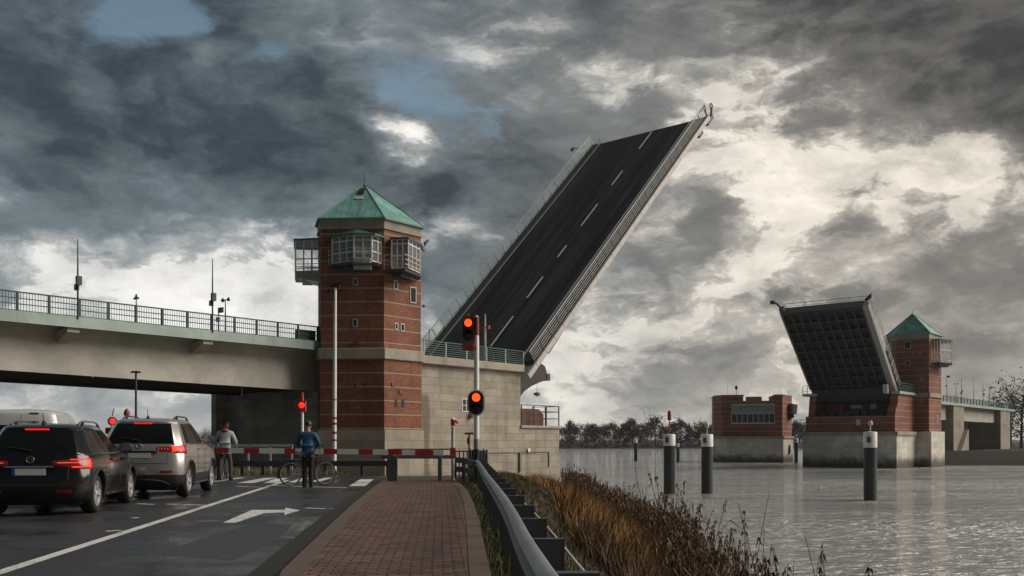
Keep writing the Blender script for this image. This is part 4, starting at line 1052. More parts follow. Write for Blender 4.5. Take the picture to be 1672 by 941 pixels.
# ------------------------------------------------------------------ trees
bark = plain('bark', (.045,.036,.028), .9, 0, .4, 3)
def leaf_mat(name, lo, hi):
    m_, t, bs, geo = new_mat(name)
    rp = geo.outputs['Random Per Island']; n = t.noise(geo.outputs['Position'], .35, 3)
    t.put(bs.inputs['Base Color'], t.mix(t.m('MULTIPLY', t.m('ADD', rp, n), .5), lo, hi)); bs.inputs['Roughness'].default_value = .9
    return m_
LM = [leaf_mat('late_foliage', (.016,.018,.012), (.060,.058,.040)), leaf_mat('brown_foliage', (.030,.022,.014), (.095,.070,.045)), leaf_mat('grey_twigs', (.040,.036,.032), (.11,.10,.09))]
def tree(label, base, h, wd, kind, seed, group, cat='tree'):
    rg = np.random.default_rng(seed); o_ = thing('tree', label, cat, base, 0, group)
    m_ = MB(); m_.tube([base, base+Vector((rg.normal(0,.1),0,h*.35)), base+Vector((rg.normal(0,.3),0,h*.9))], [h*.028,h*.018,h*.004], 6)
    tips = []
    for k in range(16):
        z = h*(.22+.6*k/16); a = rg.uniform(0,6.28); L_ = wd*.5*(1.05-.55*k/16)*rg.uniform(.7,1.1); up = L_*rg.uniform(.5,1.1)
        e = base+Vector((math.cos(a)*L_, math.sin(a)*L_, z+up)); m_.tube([base+ZU*z, base+Vector((math.cos(a)*L_*.5, math.sin(a)*L_*.5, z+up*.35)), e], [h*.010,h*.006,h*.002], 4); tips.append(e)
        if kind == 2:
            for j in range(5):
                e2 = e+Vector(rg.normal(0,wd*.12,3)); m_.tube([base+(e-base)*.0+Vector((math.cos(a)*L_*.5, math.sin(a)*L_*.5, z+up*.35)), e2], [h*.004,h*.0012], 3, cap=False); tips.append(e2)
    m_.build('trunk', bark, o_)
    # crown: clumps of small leaf faces with gaps between
    cl = []; nc = 34
    for k in range(nc):
        u = rg.normal(0,1,3); u /= np.linalg.norm(u); rr = rg.uniform(.35,1)**.5
        zf_ = (.54 + .46*u[2]*rr); wf = 1.0 if zf_ < .62 else max(.35, 1-(zf_-.62)*1.5)
        cl.append((base.x+u[0]*rr*wd*.46*wf, base.y+u[1]*rr*wd*.46*wf, base.z+h*min(.98,max(.12,zf_))))
    cl += [tuple(t_) for t_ in tips]
    n_leaf = 40 if kind != 2 else 14
    V = []; Fc = []
    for c in cl:
        sg = wd*.085
        for j in range(n_leaf):
            p = np.array(c)+rg.normal(0,sg,3); s = h*.023*rg.uniform(.6,1.5)*(1 if kind != 2 else .6)
            a = rg.normal(0,1,3); a /= np.linalg.norm(a); b2 = np.cross(a, rg.normal(0,1,3)); b2 /= np.linalg.norm(b2)
            i = len(V); V += [tuple(p-a*s), tuple(p+b2*s*.7), tuple(p+a*s), tuple(p-b2*s*.7)]; Fc.append((i,i+1,i+2,i+3))
    cm = MB(); cm.v = V; cm.f = Fc; cm.mi = [0]*len(Fc); cm.build('crown', LM[kind], o_, norm=False)
GT = 'trees along the far bank'
row = [(919,697,26,0),(932,690,22,1),(947,691,30,0),(961,694,20,1),(972,692,22,0),(985,691,26,0),(997,690,28,1),(1011,695,20,0),(1022,692,22,1),(1033,686,30,0),(1047,694,22,1),(1058,690,22,2),(1070,686,32,0),(1085,693,20,1),
       (1098,690,20,1),(1112,684,32,0),(1127,694,20,1),(1141,687,26,1),(1154,692,24,0),(1164,694,20,1)]
ORD = ['first','second','third','fourth','fifth','sixth','seventh','eighth','ninth','tenth','eleventh','twelfth','thirteenth','fourteenth','fifteenth','sixteenth','seventeenth','eighteenth','nineteenth','twentieth']
for k, (px, pt, wpx, kd) in enumerate(row):
    y = 462+rng.uniform(0,30); base = Vector(((px-CX)/F*y, y, -2.3)); h = (EYE+(HY-pt)/F*y+2.3)*rng.uniform(.92,1.10)
    tree(f'dark late-autumn tree, {ORD[k]} from the pier wall in the far-bank row', base, h, wpx/F*y*1.08, kd, 100+k, GT)
for k, (px, pt, wpx) in enumerate(((1288,690,18),(1298,687,22),(1311,692,22))):
    y = 470.; base = Vector(((px-CX)/F*y, y, -2.3)); tree(f'dark tree on the far bank between control house and far pier, {ORD[k]} from the left', base, EYE+(HY-pt)/F*y+2.3, wpx/F*y*1.3, 1, 150+k, GT)
tree('brown spreading tree at the right edge behind the far viaduct', Vector(((1668-CX)/F*235, 235, -1.8)), EYE+(HY-634)/F*235+1.8, 15, 2, 170, 'trees by the far viaduct')
tree('shorter brown tree behind the end of the far viaduct railing', Vector(((1650-CX)/F*250, 250, -1.8)), EYE+(HY-650)/F*250+1.8, 10, 2, 171, 'trees by the far viaduct')
for k, (px, pt, wpx) in enumerate(((318,712,16),(330,707,18),(341,703,20),(352,706,18),(296,711,16),(272,712,18),(245,712,16))):
    y = 330.; base = Vector(((px-CX)/F*y, y, -1.6)); tree(f'small bare tree far away under the viaduct, {ORD[k]} of the seven', base, EYE+(HY-pt)/F*y+1.6, wpx/F*y*1.3, 2, 180+k, 'far trees under the viaduct')
ub = MB()
for k in range(120):
    x = rng.uniform(18,100); y = rng.uniform(446,460); r_ = rng.uniform(.7,2.0); c = Vector((x,y,-2.0)); 
    for j in range(30):
        p = c+Vector(rng.normal(0,r_*.6,3)); p.z = max(-2.2,p.z); s = rng.uniform(.2,.5); a = Vector(rng.normal(0,1,3)).normalized(); b_ = a.cross(Vector(rng.normal(0,1,3))).normalized()
        ub.quad(p-a*s,p+b_*s,p+a*s,p-b_*s)
o = ub.build('undergrowth', LM[1], norm=False); tag(o, 'dark undergrowth at the foot of the far-bank trees', kind='stuff')
# distant lamp posts behind the trees
for px, pt, lb in ((1053,667,'thin curved lamp post rising behind the far-bank trees, left one'),(1062,665,'thin curved lamp post rising behind the far-bank trees, right one')):
    y = 500.; b_ = Vector(((px-CX)/F*y, y, -2)); h = EYE+(HY-pt)/F*y+2; m = MB(); m.tube([b_, b_+ZU*h*.8, b_+Vector((-.8,0,h*.97)), b_+Vector((-2.6,0,h))], .09, 6)
    o = m.build('lamp_post', MT['dsteel'], smooth=True); tag(o, lb, 'lamp post', 'far lamp posts')
# ------------------------------------------------------------------ barrier and signals
YB = 27.6
def bxz(px, y=YB): return (px-CX)/F*y
bar_ = thing('barrier', 'long red and white barrier boom lowered across the road', 'barrier', (bxz(735), YB, 0))
za = EYE+(HY-735.5)/F*YB; zb2 = EYE+(HY-739.5)/F*YB
edges = [(300,'r'),(332,'w'),(350.5,'r'),(374,'w'),(399,'r'),(424,'w'),(446,'w'),(465,'r'),(483,'w'),(529,'r'),(551,'w'),(586,'r'),(609,'w'),(634,'r'),(656.5,'w'),(678,'r'),(707.5,'w'),(725,None)]
for (a, c), (b_, _) in zip(edges, edges[1:]):
    x0, x1 = bxz(a), bxz(b_); z0 = za+(zb2-za)*(a-345)/380; z1 = za+(zb2-za)*(b_-345)/380; hh = .078; mr = MB()
    mr.hexa([(x0,YB-.05,z0-hh),(x1,YB-.05,z1-hh),(x1,YB+.05,z1-hh),(x0,YB+.05,z0-hh),(x0,YB-.05,z0+hh),(x1,YB-.05,z1+hh),(x1,YB+.05,z1+hh),(x0,YB+.05,z0+hh)])
    mr.build('red_band' if c == 'r' else 'white_band', MT['red'] if c == 'r' else MT['white'], bar_)
fr = thing('barrier_support', 'grey-green steel frame of posts and rail the barrier boom rests on', 'barrier support', (bxz(660), YB+.35, 0))
m = MB(); m.box((bxz(620),YB+.25,.72),(bxz(742),YB+.40,.83)); m.build('rail', MT['support'], fr)
m = MB(); m.box((bxz(636),YB+.27,.985),(bxz(742),YB+.38,1.025)); m.build('rail', MT['support'], fr)
for px, wd in ((636.5,.20),(645,.10),(717.5,.12)):
    m = MB(); m.box((bxz(px)-wd/2,YB+.12,-.1),(bxz(px)+wd/2,YB+.25,.80 if wd < .2 else 1.02)); m.build('post', MT['support'], fr, bevel=.01)
# raised white boom at the far lane
def P_at(px, y, z): return Vector(((px-CX)/F*y, y, z))
rb_ = thing('raised_boom', 'slender white barrier boom with red marks standing upright before the tower', 'barrier', P_at(546,38,-.4))
b0, b1 = P_at(545.5,38,-.4), P_at(547.5,38,EYE+(HY-470)/F*38)
m = MB(); m.tube([b0, b0.lerp(b1,.5), b1], [.095,.08,.055], 10); m.build('pole', MT['white'], rb_, smooth=True)
m = MB()
for py, ht in ((653,.05),(683,.09),(692,.10),(707,.10),(719,.08)):
    z = EYE+(HY-py)/F*38; k = (z-b0.z)/(b1.z-b0.z); c = b0.lerp(b1,k); r = .098-.03*k; m.lathe([(r,-ht/2),(r+.003,0),(r,ht/2)], c, (0,0,1), 12)
m.build('red_mark', MT['red'], rb_)
m = MB(); m.obox(b1+Vector((.02,0,.06)), (.34,.18,.12), ((1,0,0),(0,1,0),ZU)); m.obox(b1+Vector((-.25,0,-.15)), (.12,.16,.16), ((1,0,0),(0,1,0),ZU)); m.build('lamp_head', MT['black'], rb_)

def signal_head(name, label, c, wd, ht, dirn, lens, plate=True, lit=0, visor=True, group=None, cat='traffic light', round_=True):
    """two-lens head centred on c, facing dirn"""
    o_ = thing(name, label, cat, c, 0, group)
    N = Vector(dirn).normalized(); X = N.cross(ZU).normalized()
    fn = lambda a, b_, h: c+X*a+ZU*b_+N*h
    def cap(wd_, ht_):
        r = wd_/2; n_ = 10; pts = []
        for k in range(n_+1): an = math.pi*k/n_; pts.append((r*math.cos(an), ht_/2-r+r*math.sin(an)))
        for k in range(n_+1): an = math.pi+math.pi*k/n_; pts.append((r*math.cos(an), -ht_/2+r+r*math.sin(an)))
        return pts
    if plate:
        m_ = MB(); m_.prism(cap(wd, ht), -.06, .012, fn); m_.build('border', MT['white'], o_)
        m_ = MB(); m_.prism(cap(wd*.84, ht*.90), -.07, .03, fn); m_.build('backplate', MT['black'], o_)
    m_ = MB(); m_.prism(cap(wd*.66, ht*.86), -.22, .05, fn); m_.build('housing', MT['black'], o_)
    for k in range(2):
        zc0 = ht*.20 if k == 0 else -ht*.20; cc = c+ZU*zc0; r = wd*.235
        m_ = MB(); m_.lathe([(r,.05),(r*.9,.075),(r*.5,.095),(.004,.10)], cc, N, 18); m_.build('lens', lens if k == lit else MT['black'], o_, smooth=True)
        if visor:
            m_ = MB(); n_ = 10
            for j in range(n_):
                a0, a1 = R(-5)+R(190)*j/n_, R(-5)+R(190)*(j+1)/n_
                for r_, q_ in ((r*1.12,0),(r*1.2,0)):
                    p = [cc+X*math.cos(a)*r_+ZU*math.sin(a)*r_ for a in (a0,a1)]; m_.quad(p[0]+N*.05, p[1]+N*.05, p[1]+N*.24, p[0]+N*.24)
            m_.build('visor', MT['black'], o_)
    return o_
YP = 26.5
pole = thing('signal_pole', 'white signal pole with black foot and red collar beside the brick path', 'signal pole', P_at(778,YP,0))
pz = lambda py: EYE+(HY-py)/F*YP
c0 = P_at(778,YP,0)
m = MB(); m.lathe([(.078,pz(742)),(.078,pz(705)),(.074,pz(560)),(.070,pz(548))], c0, ZU, 20); m.build('pole', MT['white'], pole, smooth=True)
m = MB(); m.lathe([(.083,-.1),(.083,pz(733.5))], c0, ZU, 20); m.build('black_foot', MT['black'], pole, smooth=True)
m = MB(); m.lathe([(.084,pz(733.5)),(.082,pz(717))], c0, ZU, 20); m.build('grey_sleeve', MT['grey'], pole, smooth=True)
m = MB(); m.lathe([(.074,pz(548)),(.074,pz(518))], c0, ZU, 20); m.obox(c0+Vector((-.10,-.02,pz(549))), (.16,.08,.24), ((1,0,0),(0,1,0),ZU)); m.build('red_collar', MT['dred'], pole, smooth=True)
m = MB(); m.lathe([(.07,pz(518)),(.03,pz(515.5)),(.005,pz(515))], c0, ZU, 16); m.build('cap', MT['dirty'], pole, smooth=True)
fdir = Vector((.03,-1,0))
signal_head('traffic_light', 'lit red traffic light with white border halfway up the signal pole', P_at(777.5,YP-.22,pz(658.5)), .50, .76, fdir, MT['lamp_red'])
signal_head('traffic_light', 'lit red traffic light without border at the top of the signal pole', P_at(764.5,YP-.10,pz(538)), .46, .84, fdir, MT['lamp_red'], plate=False)
m = MB(); c = P_at(764.5,YP-.05,pz(567)); m.obox(c, (.34,.22,.20), ((1,0,0),(0,1,0),ZU)); m.tube([c+Vector((.15,0,.0)), P_at(776,YP,pz(566))], .03, 6); m.obox(P_at(774,YP-.05,pz(568)), (.14,.14,.1), ((1,0,0),(0,1,0),ZU))
o = m.build('warning_bell', MT['dred'], bevel=.03); tag(o, 'dark red bell housing under the top traffic light', 'bell')
m = MB(); c = P_at(764,YP,pz(517)); m.tube([c-ZU*.12, c+ZU*.08], .035, 8); o = m.build('top_knob', MT['dred']); tag(o, 'small red knob above the top traffic light', 'knob')
# mast on the pier wall behind the signal
s, z = on_t(792, 590, -.5); c = B1(s,-.5,7.56); m = MB(); hh = on_t(792,513,-.5)[1]-7.56
m.tube([c, c+ZU*hh*.7, c+ZU*hh], [.10,.09,.05], 8); o = thing('mast', 'pale mast with red arm on the pier wall right behind the signal pole', 'mast', c)
m.build('pole', MT['dirty'], o); m = MB(); m.tube([c+ZU*hh*.72-nx*.6, c+ZU*hh*.72+nx*.4+ZU*.05], .05, 6); m.obox(c+ZU*hh*.72+nx*.35, (.25,.2,.3), (nx,bx,ZU)); m.build('arm', MT['dred'], o)
s, z = on_t(701, 553, -6); c = B1(s,-6,7.56); m = MB(); m.tube([c, c+ZU*(on_t(701,537,-6)[1]-7.56)], .03, 6); o = m.build('mast', MT['dsteel']); tag(o, 'thin dark rod beside the tower on the pier top', 'mast')
# red and white hooked pole at the path
hp = thing('hooked_pole', 'thin white pole with bent red top at the right end of the barrier', 'pole', P_at(739.5,28.2,0))
Y2 = 28.2; q2 = lambda py: EYE+(HY-py)/F*Y2; c = P_at(739.5,Y2,0)
m = MB(); m.lathe([(.055,-.1),(.052,q2(697))], c, ZU, 12); m.build('shaft', MT['dirty'], hp, smooth=True)
m = MB(); m.lathe([(.062,q2(696)),(.07,q2(690)),(.066,q2(685)),(.03,q2(683.5))], c, ZU, 12); m.tube([c+ZU*q2(688), c+Vector((.10,-.02,q2(688))), c+Vector((.15,-.02,q2(691.5)))], .035, 8)
m.obox(c+Vector((0,-.04,q2(737))), (.17,.12,.22), ((1,0,0),(0,1,0),ZU)); m.build('red_top', MT['red'], hp)
m = MB(); m.lathe([(.066,q2(685)),(.05,q2(683)),(.01,q2(682))], c, ZU, 12); m.build('cap', MT['white'], hp)
# little red fence and pedestrian posts behind the pole
rf = thing('red_fence', 'low thin red railing between hooked pole and signal pole', 'railing', P_at(758,30,0)); m = MB()
for px in (744,750,757,763,769): m.bar(P_at(px,30,-.3), P_at(px,30,EYE+(HY-736)/F*30), .04, .04, (0,1,0))
m.bar(P_at(742,30,EYE+(HY-737)/F*30), P_at(772,30,EYE+(HY-737)/F*30), .04, .04); m.bar(P_at(742,30,EYE+(HY-752)/F*30), P_at(772,30,EYE+(HY-752)/F*30), .03, .03); m.build('bars', MT['dred'], rf)
m = MB(); c = P_at(766,31,-.3); t0 = EYE+(HY-708)/F*31; m.tube([c, Vector((c.x,c.y,t0))], .035, 6); m.obox((c.x,c.y,t0), (.30,.05,.07), ((1,0,0),(0,1,0),ZU)); m.obox((c.x-.02,c.y-.03,EYE+(HY-720)/F*31), (.10,.06,.2), ((1,0,0),(0,1,0),ZU))
o = m.build('small_sign_post', MT['rust']); tag(o, 'thin rusty tee-topped post just left of the signal pole', 'post')
for k, px in enumerate((768,773,785,790,795)):
    m = MB(); c = P_at(px,29.5,-.4); m.lathe([(.05,0),(.05,EYE+(HY-735-(k % 3))/F*29.5+.4),(.02,EYE+(HY-733-(k % 3))/F*29.5+.4)], c, ZU, 10); o = m.build('bollard', MT['black'] if k < 2 else MT['dsteel'], smooth=True)
    tag(o, f'slim dark post, {ORD[k]} from the left in the cluster around the signal pole', 'bollard', 'slim posts around the signal pole')

# ------------------------------------------------------------------ guard rails
gl = [(.42,1.0),(.30,2.2),(.18,3.7),(.10,5.2),(.04,6.8),(-.04,8.6),(-.20,11.5),(-.40,15),(-.60,19),(-.74,21.5),(-.84,23.5),(-.97,25.2)]
def on_line(L_, dist):
    acc = 0
    for (x0,y0),(x1,y1) in zip(L_, L_[1:]):
        d_ = math.hypot(x1-x0, y1-y0)
        if acc+d_ >= dist: k = (dist-acc)/d_; return Vector((x0+(x1-x0)*k, y0+(y1-y0)*k, 0)), Vector((x1-x0,y1-y0,0)).normalized()
        acc += d_
    return None, None
gr = thing('guard_rail', 'galvanised steel guard rail running along the right of the grass verge', 'guard rail', (.2,6,0))
# rolled W-section swept along the line; out = towards the path (left)
wsec0 = [(.0,.44),(.035,.455),(.075,.50),(.075,.53),(.015,.585),(.015,.605),(.075,.66),(.075,.69),(.035,.735),(.0,.75),(-.012,.742),(.022,.722),(.060,.684),(.060,.664),(.002,.61),(.002,.58),(.060,.526),(.060,.504),(.022,.468),(-.012,.452)]
m = MB(); pts = []; dd = 0
while True:
    p, T = on_line(gl, dd)
    if p is None: break
    pts.append((p,T)); dd += .5
wsec = [(a*.85, .75-(.75-z)*.54) for a, z in wsec0]
ns = len(wsec)
for k, (p,T) in enumerate(pts):
    N = Vector((-T.y,T.x,0))
    for o_, z in wsec: m.v.append(tuple(p+N*o_+ZU*z))
for k in range(len(pts)-1):
    for j in range(ns): j2 = (j+1) % ns; m.face(k*ns+j, k*ns+j2, (k+1)*ns+j2, (k+1)*ns+j)
m.face(*range(ns)); m.face(*[(len(pts)-1)*ns+j for j in range(ns)])
m.build('beam', MT['steel'], gr, smooth=True)
for k in range(18):
    p, T = on_line(gl, 1.55+k*1.333)
    if p is None: break
    N = Vector((T.y,-T.x,0))      # away from the path
    m = MB(); gz = float(ground_h(p.x+.1,p.y))
    m.obox(p+N*.105+ZU*.645, (.006,.185,.175), (T,N,ZU)); m.obox(p+N*.105+ZU*.733+T*.03, (.07,.19,.008), (T,N,ZU)); m.obox(p+N*.195+ZU*.645+T*.03, (.07,.008,.175), (T,N,ZU)); m.obox(p+N*.105+ZU*.558+T*.03, (.07,.185,.006), (T,N,ZU))
    m.build('spacer_plate', MT['dsteel'], gr)
    m = MB(); a = p+N*.05; m.obox(a+ZU*(.30+gz*.5), (.008,.09,.66-gz), (T,N,ZU)); m.obox(a+N*.045+T*.03+ZU*(.30+gz*.5), (.07,.008,.66-gz), (T,N,ZU)); m.build('post', MT['dsteel'], gr)
m = MB(); wp = [p+Vector((T.y,-T.x,0))*.30+ZU*.56 for p, T in pts[4:30]]; m.tube(wp, .009, 6); m.build('wire', MT['dirty'], gr)
# dark end section that turns towards the barrier
ge = thing('guard_rail', 'dark double guard rail end turning towards the barrier behind the signal pole', 'guard rail', P_at(760,29,0))
def gpt(px, py, y): return Vector(((px-CX)/F*y, y, EYE+(HY-py)/F*y))
for pyo in (0, 15):
    m = MB(); P_ = [gpt(741,751+pyo,28.5), gpt(758,752+pyo,28.2), gpt(772,757+pyo,27.2), gpt(786,764+pyo,26.4)]
    for a, b_ in zip(P_, P_[1:]): m.bar(a, b_, .06, .17)
    m.build('beam', MT['dsteel'], ge)
for px, y in ((742,28.6),(757,28.4),(771,27.5)):
    m = MB(); m.box(((px-CX)/F*y-.06,y+.05,-.3),((px-CX)/F*y+.06,y+.17,.74)); m.build('post', MT['dsteel'], ge)
# guard rails behind the barrier on the left
gb = thing('guard_rail', 'grey guard rail across the view behind the barrier and the cyclist', 'guard rail', P_at(480,34,0))
m = MB(); z0 = EYE+(HY-757)/F*34; m.box((bxz(388,34),34,z0-.10),(bxz(634,34),34.08,z0+.10)); m.build('beam', MT['dsteel'], gb)
for px in (394,428,470,530,590,632):
    m = MB(); m.box((bxz(px,34)-.05,34.08,-.4),(bxz(px,34)+.05,34.2,z0+.06)); m.build('post', MT['dsteel'], gb)
gh = thing('hand_rail', 'thin pale handrail behind the barrier in front of the abutment', 'hand rail', P_at(410,40,0))
m = MB(); z0 = EYE+(HY-727.5)/F*40; m.box((bxz(333,40),40,z0-.06),(bxz(478,40),40.06,z0+.05)); m.build('rail', MT['dirty'], gh)
for px in (336,372,405,441,476):
    m = MB(); m.box((bxz(px,40)-.04,40.0,-.6),(bxz(px,40)+.04,40.06,z0)); m.build('post', MT['dirty'], gh)
# small path signal by the man
ss = thing('small_signal', 'slim red and white post with a lit red lamp above the waiting man', 'signal', P_at(493.5,42,-.5))
c = P_at(493.5,42,0); q3 = lambda py: EYE+(HY-py)/F*42
m = MB(); m.tube([Vector((c.x,c.y,-.5)), Vector((c.x,c.y,q3(672)))], .07, 10); m.build('post', MT['white'], ss, smooth=True)
m = MB(); m.tube([Vector((c.x,c.y,q3(672))), Vector((c.x,c.y,q3(641)))], [.13,.05], 10); m.box((c.x-.16,c.y-.12,q3(672)),(c.x+.16,c.y+.14,q3(655))); m.build('red_top', MT['red'], ss)
m = MB(); m.lathe([(.14,.12),(.12,.16),(.01,.18)], (c.x,c.y,q3(662)), (0,-1,0), 14); m.build('lens', MT['lamp_red2'], ss, smooth=True)
# red signals half hidden behind the silver car
for px, py, y, lb in ((183,688,36,'round red signal lamp peeking out left of the silver car roof'),(207,674,38,'small red dome lamp just above the silver car roof rail')):
    o_ = thing('warning_signal', lb, 'signal', P_at(px,y,-.3)); c = gpt(px,py,y)
    m = MB(); m.tube([Vector((c.x,c.y,-.3)), c-ZU*.1], .05, 8); m.build('post', MT['dirty'], o_, smooth=True)
    if px < 200:
        m = MB(); m.lathe([(.15,-.02),(.17,.06),(.17,.12)], c+Vector((0,.1,0)), (0,-1,0), 18); m.box((c.x-.3,c.y+.1,c.z-.5),(c.x+.1,c.y+.2,c.z-.25)); m.tube([c+ZU*.2, c+Vector((.08,0,.5))], .02, 5); m.build('housing', MT['black'], o_)
        m = MB(); m.lathe([(.12,.02),(.10,.06),(.01,.08)], c+Vector((.02,0,0)), (0,-1,0), 16); m.build('lens', MT['lamp_red2'], o_, smooth=True)
        m = MB(); m.box((c.x-.28,c.y+.02,c.z-.48),(c.x+.2,c.y+.1,c.z-.28)); m.build('red_board', MT['red'], o_)
    else:
        m = MB(); m.lathe([(.12,-.13),(.12,.0),(.10,.08),(.05,.15),(.01,.17)], c, ZU, 14); m.build('dome', MT['dred'], o_, smooth=True)
# street lamp
sl_o = thing('street_lamp', 'slim street lamp with double flat head in front of the viaduct girder', 'street lamp', P_at(222,50,-.5))
c = P_at(222,50,0); zt = EYE+(HY-609)/F*50
m = MB(); m.tube([Vector((c.x,c.y,-.6)), Vector((c.x,c.y,zt))], [.085,.05], 10); m.build('pole', MT['dsteel'], sl_o, smooth=True)
m = MB(); m.prism([(-.26,0),(.26,0),(.20,.09),(-.20,.09)], -.15, .15, lambda a, b_, h: Vector((c.x+a, c.y+h, zt+b_))); m.build('lamp_head', MT['dsteel'], sl_o)
# soffit lamp under the viaduct
m = MB(); c = W(395,652,66); m.lathe([(.5,0),(.42,.16),(.12,.34)], c-ZU*.2, ZU, 14); m.tube([c, c+ZU*1.2], .05, 6); o = m.build('soffit_lamp', MT['dirty'], smooth=True); tag(o, 'pale pendant lamp under the viaduct beside the abutment', 'lamp')
# marker board on the river wall
s, z = on_t(862, 738, 0); o_ = thing('water_gauge', 'thin pale marker rod with round head on the lower pier wall', 'marker', B1(s,.1,-.5)); m = MB(); c = B1(s,.12,z)
m.tube([c-ZU*2.4, c], .03, 6); m.build('rod', MT['dirty'], o_); m = MB(); m.lathe([(.18,-.03),(.18,.03)], c+ZU*.15, nx, 14); m.build('disc', MT['white'], o_)
s1_, z1_ = on_t(848, 741, 0)
m = MB(); m.box((s1_-.10,.01,z1_-1.5),(s1_+.10,.16,z1_+.1), B1); m.box((s1_-4.0,.01,z1_+.08),(s1_+4.2,.06,z1_+.14), B1); m.box((s1_+3.95,.01,z1_-1.2),(s1_+4.05,.08,z1_+.1), B1)  # thin raised strips added to stand for faint stains on the wall
o = m.build('wall_stain_strips', MT['conc_dark']); tag(o, 'thin raised strips standing for faint stains across the lower pier wall', 'stain strip')

# ------------------------------------------------------------------ cars
def evaluate(me, mods):
    ob = bpy.data.objects.new('work', me); COL.objects.link(ob)
    for f_ in mods: f_(ob)
    bpy.context.view_layer.update(); dg = bpy.context.evaluated_depsgraph_get()
    out = bpy.data.meshes.new_from_object(ob.evaluated_get(dg)); bpy.data.objects.remove(ob); return out
def split_by_slot(me):
    V = [tuple(v.co) for v in me.vertices]; res = {}
    for p in me.polygons: res.setdefault(p.material_index, []).append(tuple(p.vertices))
    out = {}
    for k, fs in res.items():
        mp = {}; v = []; f = []
        for q_ in fs:
            r = []
            for i in q_:
                if i not in mp: mp[i] = len(v); v.append(V[i])
                r.append(mp[i])
            f.append(tuple(r))
        out[k] = (v, f)
    return out
def islands(v, f):
    par = list(range(len(v)))
    def find(a):
        while par[a] != a: par[a] = par[par[a]]; a = par[a]
        return a
    for q_ in f:
        for i in q_[1:]: par[find(i)] = find(q_[0])
    gs = {}
    for q_ in f: gs.setdefault(find(q_[0]), []).append(q_)
    out = []
    for fs in gs.values():
        ids = sorted({i for q_ in fs for i in q_}); mp = {i: k for k, i in enumerate(ids)}
        out.append(([v[i] for i in ids], [tuple(mp[i] for i in q_) for q_ in fs]))
    return out
def mesh_obj(name, v, f, m_, parent, smooth=True, sharp=50):
    me = bpy.data.meshes.new(name); me.from_pydata(v, [], f); me.materials.append(m_)
    bm = bmesh.new(); bm.from_mesh(me); bmesh.ops.recalc_face_normals(bm, faces=bm.faces); bm.to_mesh(me); bm.free()
    if smooth: me.polygons.foreach_set('use_smooth', [True]*len(me.polygons)); me.set_sharp_from_angle(angle=R(sharp))
    o_ = bpy.data.objects.new(name, me); COL.objects.link(o_); o_.parent = parent; return o_

def car_paint(name, col, metal, rough):
    m_, t, bs, geo = new_mat(name); pos = geo.outputs['Position']
    n = t.noise(pos, 2.2, 5, .7); grime = t.step(t.xyz(pos)[2], .75, .25)
    c = t.mix(t.mul(n, .10), col, tuple(x*.8 for x in col)); c = t.mix(t.mul(t.mul(grime, n), .55), c, (.05,.045,.04))
    t.put(bs.inputs['Base Color'], c); bs.inputs['Metallic'].default_value = metal
    t.put(bs.inputs['Roughness'], t.m('ADD', rough+.04, t.mul(t.noise(pos, .8, 2, .5), .05)))
    bs.inputs['Coat Weight'].default_value = .45; bs.inputs['Coat Roughness'].default_value = .05; bs.inputs['Specular IOR Level'].default_value = .35
    return m_
TAIL = emit('tail_lamp_glow', (1.0,.045,.018), 1.0); TAILBASE = plain('tail_lamp_glass', (.20,.012,.010), .18, 0, .2, 6, .6)
TAILIN = emit('tail_lamp_inner', (1.0,.14,.09), .55); BRAKE = emit('third_brake_lamp', (1.0,.03,.02), .6)
PLATE = plain('plate_white', (.55,.55,.53), .5, 0, .08, 6); PBLUE = plain('plate_blue', (.02,.08,.30), .5, 0, .1, 6)
CLAD = plain('black_cladding', (.018,.018,.019), .6, 0, .4, 8); CHROME = plain('satin_chrome', (.55,.56,.57), .22, 1, .1, 5)
CGLASS = plain('tinted_car_glass', (.006,.008,.008), .13, 0, .5, 1.5, .35); RIM = plain('alloy_rim', (.62,.62,.63), .35, .5, .15, 6)

def make_wheel(parent, x, y, r, side):
    w_ = bpy.data.objects.new('wheel', None); COL.objects.link(w_); w_.parent = parent; w_.location = (x, y, r); w_.empty_display_size = .2
    wd = .115
    m_ = MB(); m_.lathe([(r*.66,-wd),(r*.90,-wd*1.02),(r*.985,-wd*.75),(r,-wd*.3),(r,wd*.3),(r*.985,wd*.75),(r*.90,wd*1.02),(r*.66,wd)], (0,0,0), (side,0,0), 36, cap=False)
    m_.build('tyre', MT['rubber'], w_, smooth=True, local=True)
    m_ = MB(); m_.lathe([(r*.68,-.06),(r*.68,wd*.92),(r*.645,wd*1.0),(r*.62,wd*.8),(r*.60,.02),(r*.02,.0)], (0,0,0), (side,0,0), 36, cap=False)
    for k in range(5):
        for dlt in (-.16,.16):
            a = 2*math.pi*k/5+dlt; c0 = Vector((side*.075, math.cos(2*math.pi*k/5)*r*.12, math.sin(2*math.pi*k/5)*r*.12)); c1 = Vector((side*.098, math.cos(a)*r*.63, math.sin(a)*r*.63)); m_.bar(c0, c1, .030, .035, (side,0,0))
    m_.lathe([(r*.17,.04),(r*.16,.10),(r*.09,.112),(.004,.113)], (0,0,0), (side,0,0), 16); m_.build('rim', RIM, w_, smooth=True, local=True)
    m_ = MB(); m_.lathe([(r*.60,.012),(r*.58,.022),(.01,.024)], (0,0,0), (side,0,0), 24); m_.build('brake_disc', CLAD, w_, local=True)
    return w_

